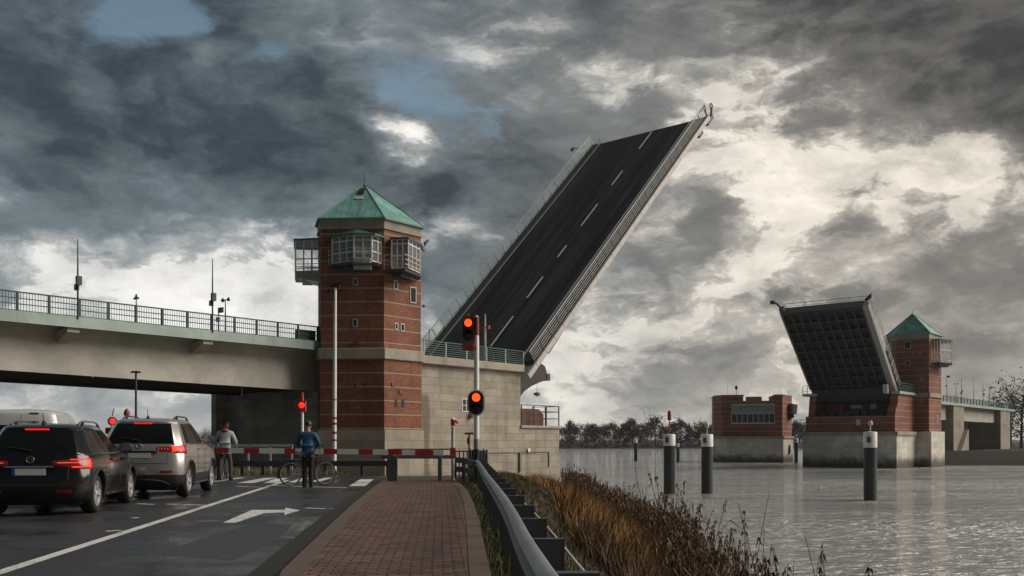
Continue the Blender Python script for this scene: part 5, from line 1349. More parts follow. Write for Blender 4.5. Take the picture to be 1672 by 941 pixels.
def make_car(label, cat_name, loc, rotz, paint_m, P):
    """P: levels (z, rear y, front y, half width), wheelbase etc.  Local frame: +y forward."""
    car = thing('parked_car', label, cat_name, loc, rotz, 'cars waiting at the barrier')
    LV = P['levels']; sf = P['side']; V = []; per = None
    for (z, yr, yf, hw, zf_) in LV:
        rc = P.get('rc', (.05,.16,.42)); fc = P.get('fc', (.06,.22,.55))
        half = [(0,yr),(hw*.5,yr+rc[0]*.4),(hw*.84,yr+rc[0]+.03),(hw*.985,yr+rc[2]*.62)]
        y0, y1 = yr+rc[2]*.62, yf-fc[2]
        for k, s_ in enumerate(sf): half.append((hw*P['bow'][k], y0+(y1-y0)*s_))
        half += [(hw*.97,yf-fc[2]*.55),(hw*.80,yf-fc[1]),(hw*.45,yf-fc[0]),(0,yf)]
        loop = half+[(-x,y) for x, y in reversed(half[1:-1])]
        ymid = (y0+y1)/2
        for x, y in loop:
            k = 0 if yf == yr else max(0,min(1,(y-yr)/(yf-yr))); V.append((x,y,z+(zf_-z)*k))
        per = len(loop); nh = len(half)
    Fs = []; mi = []
    nl = len(LV); ns_ = len(sf)
    for l_ in range(nl-1):
        for j in range(per):
            j2 = (j+1) % per; jj = j if j < nh-1 else per-1-j       # mirrored column
            s_ = 0
            if l_ < P['clad']: s_ = 1
            if l_ in P['glass_rows']:
                if jj in P['rear_cols']: s_ = 2
                elif jj in P['glass_cols']: s_ = 3
                elif jj in P['front_cols']: s_ = 4
                elif jj in P['trim_cols']: s_ = 5
            Fs.append((l_*per+j, l_*per+j2, (l_+1)*per+j2, (l_+1)*per+j)); mi.append(s_)
    # floor and roof as quads across
    def cap(l_, rev):
        b0 = l_*per
        for j in range(nh-1):
            a, b_ = b0+j, b0+j+1; c = b0+((per-j-1) % per); d_ = b0+((per-j) % per)
            q_ = [a,b_,c,d_]; q_ = list(dict.fromkeys(q_))
            if len(q_) > 2: Fs.append(tuple(q_ if rev else reversed(q_))); mi.append(1 if rev else 0)
    cap(0, True); cap(nl-1, False)
    me = bpy.data.meshes.new('car'); me.from_pydata(V, [], Fs)
    for k in range(6): me.materials.append(CLAD)
    me.polygons.foreach_set('material_index', mi)
    bm = bmesh.new(); bm.from_mesh(me); bmesh.ops.recalc_face_normals(bm, faces=bm.faces)
    cr = bm.edges.layers.float.new('crease_edge')
    for e in bm.edges:
        ms = {f.material_index for f in e.link_faces}
        if len(ms) > 1 and ms & {2,3,4}: e[cr] = .55
        l0, l1 = e.verts[0].index//per, e.verts[1].index//per
        if l0 == l1 and l0 in P['hard']: e[cr] = max(e[cr], .6)
    bm.to_mesh(me); bm.free()
    def sub(ob): md = ob.modifiers.new('s','SUBSURF'); md.levels = 3; md.render_levels = 3
    fine = evaluate(me, [sub])
    # wheel arches
    cut = MB(); r_ = P['wr']; ar = r_*1.17
    for sx in (-1,1):
        for wy in P['axles']: cut.lathe([(ar,-.32),(ar,.4)], (sx*(P['hw']-.02), wy, r_*1.0), (sx,0,0), 32)
    cm = bpy.data.meshes.new('cut'); cm.from_pydata(cut.v, [], cut.f)
    bm = bmesh.new(); bm.from_mesh(cm); bmesh.ops.recalc_face_normals(bm, faces=bm.faces); bm.to_mesh(cm); bm.free(); cm.materials.append(CLAD)
    co = bpy.data.objects.new('cutter', cm); COL.objects.link(co)
    def boo(ob): md = ob.modifiers.new('b','BOOLEAN'); md.operation = 'DIFFERENCE'; md.object = co; md.solver = 'EXACT'; md.material_mode = 'INDEX'
    def cladslot(ob): pass
    body = evaluate(fine, [boo]); bpy.data.objects.remove(co)
    parts = split_by_slot(body)
    names = {0:('body',paint_m),1:('lower_cladding',CLAD if P['clad'] else paint_m),2:('rear_window',CGLASS),3:('side_window',CGLASS),4:('windscreen',CGLASS),5:('pillar_trim',CLAD)}
    for k, (v, f) in parts.items():
        for v2, f2 in (islands(v, f) if k in (2,3,4,5) else [(v, f)]): mesh_obj(names[k][0], v2, f2, names[k][1], car)
    bvh = BVHTree.FromPolygons([v.co for v in body.vertices], [tuple(p.vertices) for p in body.polygons])
    def hit(o_, d_):
        p, n_, i_, dist = bvh.ray_cast(Vector(o_), Vector(d_).normalized(), 8.0); return p, n_
    def rear_pt(x, z, off=0):
        p, n_ = hit((x,-6,z),(0,1,0)); return (p+n_*off) if p is not None else Vector((x,LV[2][1],z))
    def side_pt(y, z, sx, off=0):
        p, n_ = hit((sx*4,y,z),(-sx,0,0)); return (p+n_*off) if p is not None else Vector((sx*P['hw'],y,z))
    def wrap(name, phis, ztop, zbot, m_, sx, off, th=.012, nz=5, parent=car, axis=None):
        ax_ = axis or P['lamp_axis']; v = []; f = []
        nph = len(phis)
        for k, ph in enumerate(phis):
            zt_, zb_ = ztop(k/(nph-1)), zbot(k/(nph-1))
            for j in range(nz):
                z = zb_+(zt_-zb_)*j/(nz-1); d_ = Vector((math.cos(ph)*sx, math.sin(ph), 0)); o_ = Vector((ax_[0]*sx, ax_[1], z))+d_*3
                p, n_ = hit(o_, -d_); p = p if p is not None else o_-d_*2; n_ = n_ if n_ is not None else d_
                if n_.dot(d_) < 0: n_ = -n_
                ed = off if 0 < j < nz-1 and 0 < k < nph-1 else off*.35
                v.append(tuple(p+n_*ed))
        for k in range(nph-1):
            for j in range(nz-1): a = k*nz+j; f.append((a,a+nz,a+nz+1,a+1))
        return mesh_obj(name, v, f, m_, parent)
    P['details'](car, dict(hit=hit, rear=rear_pt, side=side_pt, wrap=wrap))
    for sx in (-1,1):
        for wy in P['axles']: make_wheel(car, sx*(P['hw']-.135), wy, r_, sx)
    # wheel-arch lips
    for sx in (-1,1):
        for wy in P['axles']:
            m_ = MB(); rr = []
            for a in np.linspace(R(-18), R(198), 26):
                z = r_+math.sin(a)*ar*1.0
                p = side_pt(wy+math.cos(a)*(ar+.02), max(.2,z+(.02 if a > 0 else 0)), sx, .004); rr.append(p)
            m_.tube(rr, .024, 6); m_.build('wheel_arch_trim', CLAD if P['clad'] else paint_m, car, smooth=True, local=True)
    # mirrors
    for sx in (-1,1):
        y, z = P['mirror']; p = side_pt(y-.05, z, sx)
        mv = MB(); mv.obox(p+Vector((sx*.05,0,-.01)), (.14,.07,.05), ((1,0,0),(0,1,0),ZU)); ob_ = mv.build('mirror', paint_m if P.get('mir_paint') else CLAD, car, local=True)
        pr = [(-.115,-.055),(-.09,-.085),(.09,-.075),(.12,-.03),(.12,.05),(.08,.085),(-.07,.09),(-.115,.05)]
        mv = MB(); mv.prism(pr, -.06, .07, lambda a, b_, h: p+Vector((sx*.20+a, h, b_+.045))); mv.build('mirror_shell', P.get('mir_mat', CLAD), ob_, smooth=True, bevel=.02, local=True)
        mv = MB(); mv.prism([(a*.86,b_*.86) for a, b_ in pr], -.064, -.061, lambda a, b_, h: p+Vector((sx*.20+a, h, b_+.045))); mv.build('mirror_glass', CHROME, ob_, local=True)
    return car

def seam_line(name, pts, w_, m_, car, n_=None):
    mv = MB(); mv.tube(pts, w_, 5); return mv.build(name, m_, car, local=True, smooth=True)

def suv_details(S):
    def go_(car, H):
        rear, side, wrap, hit = H['rear'], H['side'], H['wrap'], H['hit']
        zl = S['lamp_z']; paint_m = S['paint']
        for sx in (-1,1):
            ph = np.linspace(R(-70), R(-12), 14)
            ob_ = wrap('tail_light', ph, lambda k: zl+.030+.055*k, lambda k: zl-.035-.075*min(1,k*1.6), TAILBASE, sx, .014)
            if S['style'] == 'c':      # C-shaped light guide
                wrap('light_guide', np.linspace(R(-46), R(-22), 10), lambda k: zl+.062, lambda k: zl+.040, TAIL, sx, .020, nz=3, parent=ob_)
                wrap('light_guide', np.linspace(R(-46), R(-22), 10), lambda k: zl-.055, lambda k: zl-.088, TAIL, sx, .020, nz=3, parent=ob_)
                wrap('light_guide', np.linspace(R(-28), R(-20), 5), lambda k: zl+.062, lambda k: zl-.088, TAIL, sx, .021, nz=4, parent=ob_)
                wrap('light_guide', np.linspace(R(-66), R(-32), 8), lambda k: zl+.018, lambda k: zl-.022, TAILIN, sx, .020, nz=3, parent=ob_)
            else:
                for a0, a1 in ((-67,-64),(-62,-59),(-57,-54),(-52,-49)):
                    wrap('light_guide', np.linspace(R(a0), R(a1), 3), lambda k: zl+.028, lambda k: zl-.040, TAILIN, sx, .020, nz=3, parent=ob_)
                wrap('light_guide', np.linspace(R(-46), R(-22), 10), lambda k: zl+.058, lambda k: zl-.080, TAIL, sx, .020, nz=4, parent=ob_)
                wrap('light_guide', np.linspace(R(-42), R(-28), 8), lambda k: zl+.025, lambda k: zl-.010, TAILIN, sx, .025, nz=3, parent=ob_)
            # reflector in the bumper
            wrap('reflector', np.linspace(R(-66), R(-48), 8), lambda k: S['refl']+.028, lambda k: S['refl']-.028, TAILBASE, sx, .010, nz=3)
        # number plate with blue strip, left blank
        pz_ = S['plate_z']; a = rear(-.26,pz_,.012); b_ = rear(.26,pz_,.012); yy = min(a.y,b_.y)-.008
        mv = MB(); mv.box((-.26,yy-.012,pz_-.057),(.26,yy,pz_+.057)); pl = mv.build('number_plate', PLATE, car, local=True, bevel=.004)
        mv = MB(); mv.box((-.262,yy-.015,pz_-.0555),(-.215,yy-.0125,pz_+.0555)); mv.build('plate_strip', PBLUE, pl, local=True)
        mv = MB(); mv.prism([(-.40,pz_+.075),(.40,pz_+.075),(.36,pz_+.10),(-.36,pz_+.10)], yy-.02, yy+.05, lambda a_, b2, h: Vector((a_,h,b2))); mv.build('plate_lintel', CHROME if S.get('chrome') else CLAD, car, local=True)
        # round badge
        bz = S['badge_z']; p = rear(0,bz,.004); nrm = Vector((0,-1,.25)).normalized()
        mv = MB(); mv.tube([p+Vector((math.cos(a_)*.058,0,0))+nrm.cross(Vector((1,0,0)))*math.sin(a_)*.058+nrm*.012 for a_ in np.linspace(0,2*math.pi,21)[:-1]], .008, 6, closed=True)
        up_ = nrm.cross(Vector((1,0,0)));  up_ = up_ if up_.z > 0 else -up_
        for u0, v0, u1, v1 in ((-.035,.028,-.012,.028),(-.012,.028,-.012,-.002),(-.012,-.002,-.035,-.030),(-.035,-.03,-.010,-.03),(.010,-.03,.022,.03),(.022,.03,.036,-.03),(.012,-.008,.034,-.008)):
            mv.bar(p+Vector((u0,0,0))+up_*v0+nrm*.012, p+Vector((u1,0,0))+up_*v1+nrm*.012, .008, .006, nrm)
        mv.build('badge', CHROME, car, local=True, smooth=True)
        # high brake light and spoiler lip
        zt = S['spoil_z']
        v = []
        p0 = rear(-.2,zt,.0); mv = MB(); mv.box((-.19,p0.y-.035,zt-.016),(.19,p0.y+.02,zt+.016)); mv.build('brake_light', BRAKE, car, local=True)
        # wiper
        q0 = rear(0,S['wiper_z'],.02); q1 = rear(-.36,S['wiper_z']+.06,.02); seam_line('wiper', [q0,q1], .011, CLAD, car)
        # tailgate seam, bumper line
        for sx in (-1,1):
            seam_line('tailgate_seam', [rear(sx*(.60+.0*k),z,.001) for k, z in enumerate(np.linspace(S['bump_z'], zl-.09, 6))], .0045, MT['black'], car)
        seam_line('tailgate_seam', [rear(x,S['bump_z'],.001) for x in np.linspace(-.60,.60,15)], .0055, MT['black'], car)
        seam_line('tailgate_crease', [rear(x,S['crease_z'],.001) for x in np.linspace(-.58,.58,15)], .004, MT['black'], car)
        if S.get('skid'):
            seam_line('bumper_trim', [rear(x,z,.006) for x, z in ((-.62,.33),(-.50,.40),(-.3,.43),(0,.435),(.3,.43),(.50,.40),(.62,.33))], .012, CHROME, car)
        # doors: seams, handles, sill trim
        for sx in (-1,1):
            for y_, lean in ((-.62,.10),(.18,.06),(1.12,-.04)):
                seam_line('door_seam', [side(y_+lean*(z-.4), z, sx, .001) for z in np.linspace(.36,S['belt']-.02,9)], .005, MT['black'], car)
            seam_line('door_seam', [side(y_, .345, sx, .001) for y_ in np.linspace(-.62,1.12,12)], .005, MT['black'], car)
            for y_ in (-.38,.46):
                a = side(y_-.10, S['handle'], sx, .028); b_ = side(y_+.10, S['handle']+.01, sx, .028); mv = MB(); mv.bar(a, b_, .022, .034); mv.bar(side(y_-.09,S['handle'],sx,0), a, .02, .028); mv.bar(side(y_+.09,S['handle']+.01,sx,0), b_, .02, .028)
                mv.build('door_handle', paint_m, car, local=True, smooth=True)
            seam_line('window_trim', [side(y_, S['belt']+.005, sx, .004) for y_ in np.linspace(-1.15,.95,16)], .010, CHROME if S.get('chrome') else CLAD, car)
            seam_line('sill_trim', [side(y_, .30, sx, .006) for y_ in np.linspace(-.80,.92,12)], .016, CHROME, car)
            # roof rail
            pts_ = []
            for y_ in np.linspace(-1.35,.30,12):
                p, n_ = hit((sx*S['rail_x'],y_,4),(0,0,-1)); k = (y_+1.35)/1.65; lift = .055*min(1,k*7,(1-k)*7); pts_.append(p+ZU*(lift+.012))
            seam_line('roof_rail', pts_, .017, CHROME if S['rail_chrome'] else CLAD, car)
            for y_ in (-1.05,.0):
                p, n_ = hit((sx*S['rail_x'],y_,4),(0,0,-1)); mv = MB(); mv.box((p.x-.015,p.y-.05,p.z-.02),(p.x+.015,p.y+.05,p.z+.06)); mv.build('rail_foot', CLAD, car, local=True)
        p, n_ = hit((0,-1.35,4),(0,0,-1)); mv = MB(); mv.prism([(-.10,0),(.10,0),(-.02,.05),(-.06,.055)], -.022, .022, lambda a, b2, h: Vector((h,p.y+a,p.z+b2-.008))); mv.tube([p+Vector((0,-.02,.03)), p+Vector((0,-.10,.20))], [.010,.004], 6); mv.build('antenna', CLAD, car, local=True)
        # exhaust and under-bumper
        mv = MB(); mv.box((-.72,LVr+.35,.18),(.72,LVr+2.2,.34)); mv.build('underbody', MT['black'], car, local=True)
        # screen light seen through the cabin: seats
    LVr = S['yr']
    return go_
SIDE = (.0,.10,.30,.345,.56,.605,.96); BOW = (1.0,1.01,1.015,1.02,1.02,1.015,.99)
# columns: 0,1 rear; 2 rear corner; 3 shoulder ; 4.. side segments
def suv_levels(w_, h, yr, yf, up=0):
    L_ = [(.20,yr+.20,yf-.22,w_-.10,.20),(.30,yr+.06,yf-.08,w_-.025,.28),(.47,yr+.00,yf,w_,.46),(.62,yr+.015,yf+.02,w_+.012,.60),(.82,yr+.07,yf-.02,w_+.005,.74),(.955,yr+.11,yf-.10,w_-.015,.86),
            (1.02,yr+.14,yf-1.02,w_-.045,1.06),(1.05,yr+.155,yf-1.10,w_-.06,1.08),(h-.34,yr+.30,yf-1.45,w_-.15,h-.34),(h-.14,yr+.47,yf-1.80,w_-.235,h-.13),(h-.075,yr+.46,yf-1.92,w_-.27,h-.07),(h-.035,yr+.66,yf-2.05,w_-.36,h-.02),(h-.01,yr+1.0,yf-2.3,w_-.60,h)]
    return [(a+up*min(1,max(0,(a-.2)/.6)) if a < h-.35 else a, b_, c, d_, e+up*min(1,max(0,(e-.2)/.6)) if e < h-.35 else e) for a, b_, c, d_, e in L_]
BLK = car_paint('black_car_paint', (.008,.008,.009), .0, .10); SLV = car_paint('silver_car_paint', (.46,.445,.42), .7, .20)
common = dict(side=SIDE, bow=BOW, glass_rows=(7,8), rear_cols=(0,1), glass_cols=(5,7,9), front_cols=(12,13), trim_cols=(6,8), hard=(7,9), lamp_axis=(.15,-1.55))
ROAD_YAW = R(7.2)
S1_ = dict(lamp_z=.905, style='c', refl=.42, plate_z=.755, badge_z=.955, spoil_z=1.478, wiper_z=1.10, bump_z=.60, crease_z=.845, belt=1.045, handle=.93, rail_x=.55, rail_chrome=True, chrome=True, paint=BLK, yr=-2.2)
P1c = dict(common, levels=suv_levels(.905,1.60,-2.2,2.15), clad=1, hw=.905, wr=.345, axles=(-1.36,1.26), mirror=(.82,1.10), details=suv_details(S1_))
make_car('black crossover car with lit red tail lights, nearest to the camera', 'car', ((62-CX)/F*16.6+.06, 17.55, 0), R(10.5), BLK, P1c)
S2_ = dict(S1_, style='b', lamp_z=1.10, plate_z=.955, badge_z=1.16, belt=1.20, handle=1.08, spoil_z=1.66, wiper_z=1.27, rail_chrome=False, chrome=False, paint=SLV, skid=True, refl=.60, bump_z=.78, crease_z=1.03)
lv2 = suv_levels(.915,1.80,-2.25,2.2,.15)
P2c = dict(common, levels=lv2, clad=2, hw=.915, wr=.375, axles=(-1.38,1.28), mirror=(.84,1.27), details=suv_details(S2_))
make_car('silver grey crossover car with lit red tail lights, next to the barrier', 'car', ((237-CX)/F*20.6-.17, 22.1, 0), R(7.6), SLV, P2c)
# white van in the far lane
VANP = car_paint('van_paint', (.50,.52,.53), .2, .3)
def van_details(car, H):
    rear, side, wrap, hit = H['rear'], H['side'], H['wrap'], H['hit']
    for sx in (-1,1): wrap('tail_light', np.linspace(R(-66), R(-34), 6), lambda k: 1.25, lambda k: .80, TAILBASE, sx, .012)
    seam_line('door_seam', [rear(0,z,.001) for z in np.linspace(.5,1.98,8)], .008, MT['black'], car)
    p = rear(.3,2.02,0); mv = MB(); mv.box((.20,p.y-.03,2.005),(.42,p.y+.02,2.035)); mv.build('brake_light', MT['black'], car, local=True)
    p = rear(.34,1.79,.01); mv = MB(); mv.box((.24,p.y-.02,1.775),(.36,p.y+.02,1.81)); mv.box((.38,p.y-.02,1.775),(.44,p.y+.02,1.80)); mv.build('badge', TAILBASE, car, local=True)
    for sx in (-1,1):
        seam_line('slide_rail', [side(y_,1.12,sx,.004) for y_ in np.linspace(-2.2,.3,10)], .012, MT['black'], car)
        for y_ in (-.55,.65,1.5): seam_line('door_seam', [side(y_,z,sx,.001) for z in np.linspace(.5,1.95,9)], .007, MT['black'], car)
VLV = [(.25,-2.5,2.5,.86,.25),(.40,-2.55,2.6,.96,.40),(.70,-2.57,2.62,.985,.70),(1.05,-2.56,2.50,.985,.98),(1.22,-2.55,1.75,.97,1.24),(1.70,-2.50,1.25,.90,1.70),(1.98,-2.44,.85,.84,1.98),(2.10,-2.36,.55,.76,2.10),(2.14,-2.0,.2,.5,2.14)]
PV = dict(levels=VLV, side=SIDE, bow=BOW, clad=1, glass_rows=(4,), rear_cols=(0,1), glass_cols=(9,), front_cols=(12,13), trim_cols=(), hard=(4,5), lamp_axis=(.2,-1.7), hw=.96, wr=.34, axles=(-1.6,1.75), mirror=(1.25,1.32), details=van_details, rc=(.02,.1,.22))
van = make_car('pale grey van with dark rear window behind the black car at the left edge', 'van', (-14.0, 27.3, 0), R(16), VANP, PV)
van.name = 'parked_van'
# ------------------------------------------------------------------ people
def skin_mesh(verts, edges, radii, root, levels=2):
    me = bpy.data.meshes.new('skin'); me.from_pydata(verts, edges, [])
    bm = bmesh.new(); bm.from_mesh(me); ly = bm.verts.layers.skin.verify(); bm.verts.ensure_lookup_table()
    for v, r in zip(bm.verts, radii):
        v[ly].radius = r if isinstance(r, tuple) else (r, r)
    bm.verts[root][ly].use_root = True; bm.to_mesh(me); bm.free()
    def mods(ob):
        s_ = ob.modifiers.new('skin','SKIN'); s_.use_smooth_shade = True
        q_ = ob.modifiers.new('sub','SUBSURF'); q_.levels = levels; q_.render_levels = levels
    return evaluate(me, [mods])
class Chain:
    def __init__(self): self.v = []; self.e = []; self.r = []
    def add(self, p, r, to=None):
        self.v.append(tuple(p)); self.r.append(r); i = len(self.v)-1
        if to is not None: self.e.append((to, i))
        return i
    def mesh(self, root=0, levels=2): return skin_mesh(self.v, self.e, self.r, root, levels)
def as_part(name, me, m_, parent):
    me.name = name; me.materials.clear(); me.materials.append(m_)
    me.polygons.foreach_set('use_smooth', [True]*len(me.polygons)); me.polygons.foreach_set('material_index', [0]*len(me.polygons))
    o_ = bpy.data.objects.new(name, me); COL.objects.link(o_); o_.parent = parent; return o_
SKIN = plain('skin', (.42,.24,.17), .55, 0, .1, 8)
def person(label, loc, rotz, J, mats, helmet=None, hair=None, h_scale=1.0, backpack=None, jw=1.0):
    """J: joints in the figure's own frame, facing +y"""
    root = thing('person', label, 'person', loc, rotz)
    root.scale = (h_scale,)*3
    b_ = Chain(); j = {k: Vector(v) for k, v in J.items()}
    pel = b_.add(j['pelvis'], (.135,.10)); sp = b_.add(j['waist'], (.125,.095), pel); ch_ = b_.add(j['chest'], (.150,.110), sp); up = b_.add(j['neck0'], (.085,.075), ch_); nk = b_.add(j['neck'], .054, up)
    hd = b_.add(j['head'], (.074,.092), nk); tp = b_.add(j['crown'], (.070,.080), hd)
    for s_ in ('l','r'):
        sh = b_.add(j['sh'+s_], .062, up); el_ = b_.add(j['el'+s_], .043, sh); wr = b_.add(j['wr'+s_], .030, el_)
        hdir = (j['wr'+s_]-j['el'+s_]).normalized(); side_ = hdir.cross(ZU).normalized(); pm = b_.add(j['wr'+s_]+hdir*.075, (.038,.018), wr)
        for k, (o_, ln) in enumerate(((-.027,.068),(-.009,.078),(.009,.074),(.027,.058))):
            f1_ = b_.add(j['wr'+s_]+hdir*(.105+ln*.45)+side_*o_-ZU*.008, .0085, pm); b_.add(j['wr'+s_]+hdir*(.095+ln)+side_*o_-ZU*.032, .0075, f1_)
        th = b_.add(j['wr'+s_]+hdir*.05+side_*(-.045 if s_ == 'l' else .045), .010, wr); b_.add(j['wr'+s_]+hdir*.095+side_*(-.055 if s_ == 'l' else .055)-ZU*.02, .009, th)
        hp_ = b_.add(j['hip'+s_], .085, pel); kn = b_.add(j['kn'+s_], .058, hp_); ak = b_.add(j['an'+s_], .040, kn); b_.add(j['an'+s_]+Vector((0,.10,-.05)), (.026,.020), ak)
    as_part('body', b_.mesh(pel), SKIN, root)
    # face
    hc = j['head']; mv = MB()
    for s_ in (-1,1): mv.lathe([(.011,-.01),(.013,0),(.009,.010)], hc+Vector((s_*.032,.085,.012)), (0,1,0), 8)
    mv.build('eye', MT['white'], root, local=True, smooth=True)
    mv = MB(); mv.prism([(-.014,-.03),(.014,-.03),(.006,.02),(-.006,.02)], .075, .110, lambda a, c, h: hc+Vector((a,h,c-.005))); mv.build('nose', SKIN, root, local=True)
    mv = MB(); mv.box((-.022,.082,-.060),(.022,.094,-.050), lambda a, c, h: hc+Vector((a,c,h))); mv.build('mouth', MT['dred'], root, local=True)
    mv = MB()
    for s_ in (-1,1): mv.lathe([(.010,-.008),(.030,0),(.010,.012)], hc+Vector((s_*.078,-.005,-.005)), (s_,0,0), 10)
    mv.build('ear', SKIN, root, local=True, smooth=True)
    # clothes
    c = Chain(); p_ = c.add(j['pelvis']+ZU*.0, (.165*jw,.128*jw)); h0 = c.add(j['pelvis']-ZU*.10, (.172*jw,.135*jw), p_); w_ = c.add(j['waist'], (.158*jw,.128*jw), p_); q_ = c.add(j['chest'], (.182*jw,.140*jw), w_); u_ = c.add(j['neck0'], (.118*jw,.098*jw), q_); c.add(j['neck']-ZU*.015, (.070,.070), u_)
    for s_ in ('l','r'):
        s0 = c.add(j['sh'+s_], .086*jw, u_); e0 = c.add(j['el'+s_], .064*jw, s0); c.add(j['wr'+s_]-(j['wr'+s_]-j['el'+s_]).normalized()*.02, .047, e0)
    as_part('jacket', c.mesh(p_), mats['jacket'], root)
    c = Chain(); p_ = c.add(j['pelvis']-ZU*.02, (.150,.118))
    for s_ in ('l','r'):
        h0 = c.add(j['hip'+s_], .098, p_); k0 = c.add(j['kn'+s_], .074, h0); c.add(j['an'+s_]-ZU*.015, .060, k0)
    as_part('trousers', c.mesh(p_), mats['trousers'], root)
    for s_ in ('l','r'):
        a = j['an'+s_]; prof_ = [(-.045,-.07),(.045,-.07),(.052,.06),(.050,.16),(.030,.205),(-.030,.205),(-.050,.16),(-.052,.06)]
        mv = MB(); mv.prism(prof_, 0, .045, lambda x, y, h: Vector((a.x+x, a.y+y, a.z-.085+h))); mv.prism([(x*.92,y*.92 if y < .07 else y*.86) for x, y in prof_], .045, .10, lambda x, y, h: Vector((a.x+x, a.y+y*(1 if h < .09 else .75), a.z-.085+h)))
        mv.build('shoe', mats.get('shoe', MT['black']), root, local=True, bevel=.012)
    if hair is not None:
        c = Chain(); a0 = c.add(hc+Vector((0,-.026,.026)), (.100,.108)); c.add(j['crown']+Vector((0,-.012,.018)), (.080,.088), a0)
        if hair[1]: b2 = c.add(hc+Vector((0,-.06,-.07)), (.080,.05), a0); c.add(hc+Vector((.01,-.10,-.20)), (.060,.035), b2)
        as_part('hair', c.mesh(a0), hair[0], root)
    if helmet is not None:
        mv = MB(); n_ = 20; prof_ = [(.112,.0),(.116,.03),(.108,.075),(.080,.115),(.035,.138),(.004,.142)]
        mv.lathe(prof_, hc+Vector((0,-.005,.035)), Vector((0,.10,1)), 24); mv.v = [(x, hc.y+(y-hc.y)*1.18, z) for x, y, z in mv.v]
        hb = mv.build('helmet', helmet, root, local=True, smooth=True)
        mv = MB()
        for o_ in (-.05,0,.05): mv.tube([hc+Vector((o_,-.115+abs(o_)*.35,.075)), hc+Vector((o_,-.085,.135)), hc+Vector((o_,-.01,.178-abs(o_)*.5)), hc+Vector((o_,.08,.145))], .012, 6)
        mv.build('vent', MT['grey'], hb, local=True)
    if backpack is not None:
        mv = MB(); y0 = j['chest'].y-.12; z0 = j['waist'].z
        mv.prism([(-.15,0),(.15,0),(.17,.20),(.14,.40),(.06,.47),(-.06,.47),(-.14,.40),(-.17,.20)], 0, .16, lambda x, z, h: Vector((x, y0-h, z0-.04+z))); o_ = mv.build('backpack', backpack, root, local=True, bevel=.03)
        tag(o_)
    return root
def stand(lean=0, arm=None, leg=.10):
    return dict(pelvis=(0,0,.98), waist=(0,.01,1.12), chest=(0,.02+lean*.4,1.32), neck0=(0,.0+lean*.7,1.475), neck=(0,.01+lean,1.545), head=(0,.03+lean*1.2,1.655), crown=(0,.03+lean*1.2,1.715),
        shl=(-.185,.0+lean*.7,1.435), shr=(.185,.0+lean*.7,1.435), hipl=(-.095,0,.90), hipr=(.095,0,.90), knl=(-leg,.02,.50), knr=(leg,.02,.50), anl=(-leg-.01,-.02,.085), anr=(leg+.01,-.02,.085), **arm)
BLUEJ = plain('blue_jacket', (.016,.080,.165), .75, 0, .25, 7, bmp=.004); DARKT = plain('dark_trousers', (.012,.012,.014), .8, 0, .3, 7, bmp=.004)
arm1 = dict(ell=(-.30,.05,1.19), elr=(.30,.05,1.19), wrl=(-.17,.26,1.10), wrr=(.19,.24,1.08))
gp = G(502.5, 795.5)
person('man in blue jacket and dark trousers, back turned, before the barrier', (gp.x, gp.y, 0), R(3), stand(.02, arm1, .085), dict(jacket=BLUEJ, trousers=DARKT), helmet=MT['black'], hair=(plain('grey_hair', (.20,.19,.18), .8), False), h_scale=1.0)
GREYJ = plain('pale_grey_jacket', (.30,.33,.36), .7, 0, .25, 6, bmp=.004)
arm2 = dict(ell=(-.31,.06,1.18), elr=(.32,.05,1.17), wrl=(-.27,.30,1.05), wrr=(.27,.30,1.05))
g2 = Vector(((367-CX)/F*29.6, 29.6, 0))
rider = person('cyclist in pale grey jacket with dark hair beyond the barrier', (g2.x, g2.y, 0), R(6), stand(.10, arm2, .17), dict(jacket=GREYJ, trousers=plain('charcoal_trousers', (.045,.045,.048), .8, 0, .4, 6)), hair=(plain('dark_brown_hair', (.020,.012,.009), .7), True), h_scale=1.04, jw=1.10)
sc_ = Chain(); a = sc_.add((-.10,.02,1.52), .055); b2 = sc_.add((0,-.06,1.55), .06, a); sc_.add((.10,.02,1.52), .055, b2); as_part('scarf', sc_.mesh(0), MT['dred'], rider)
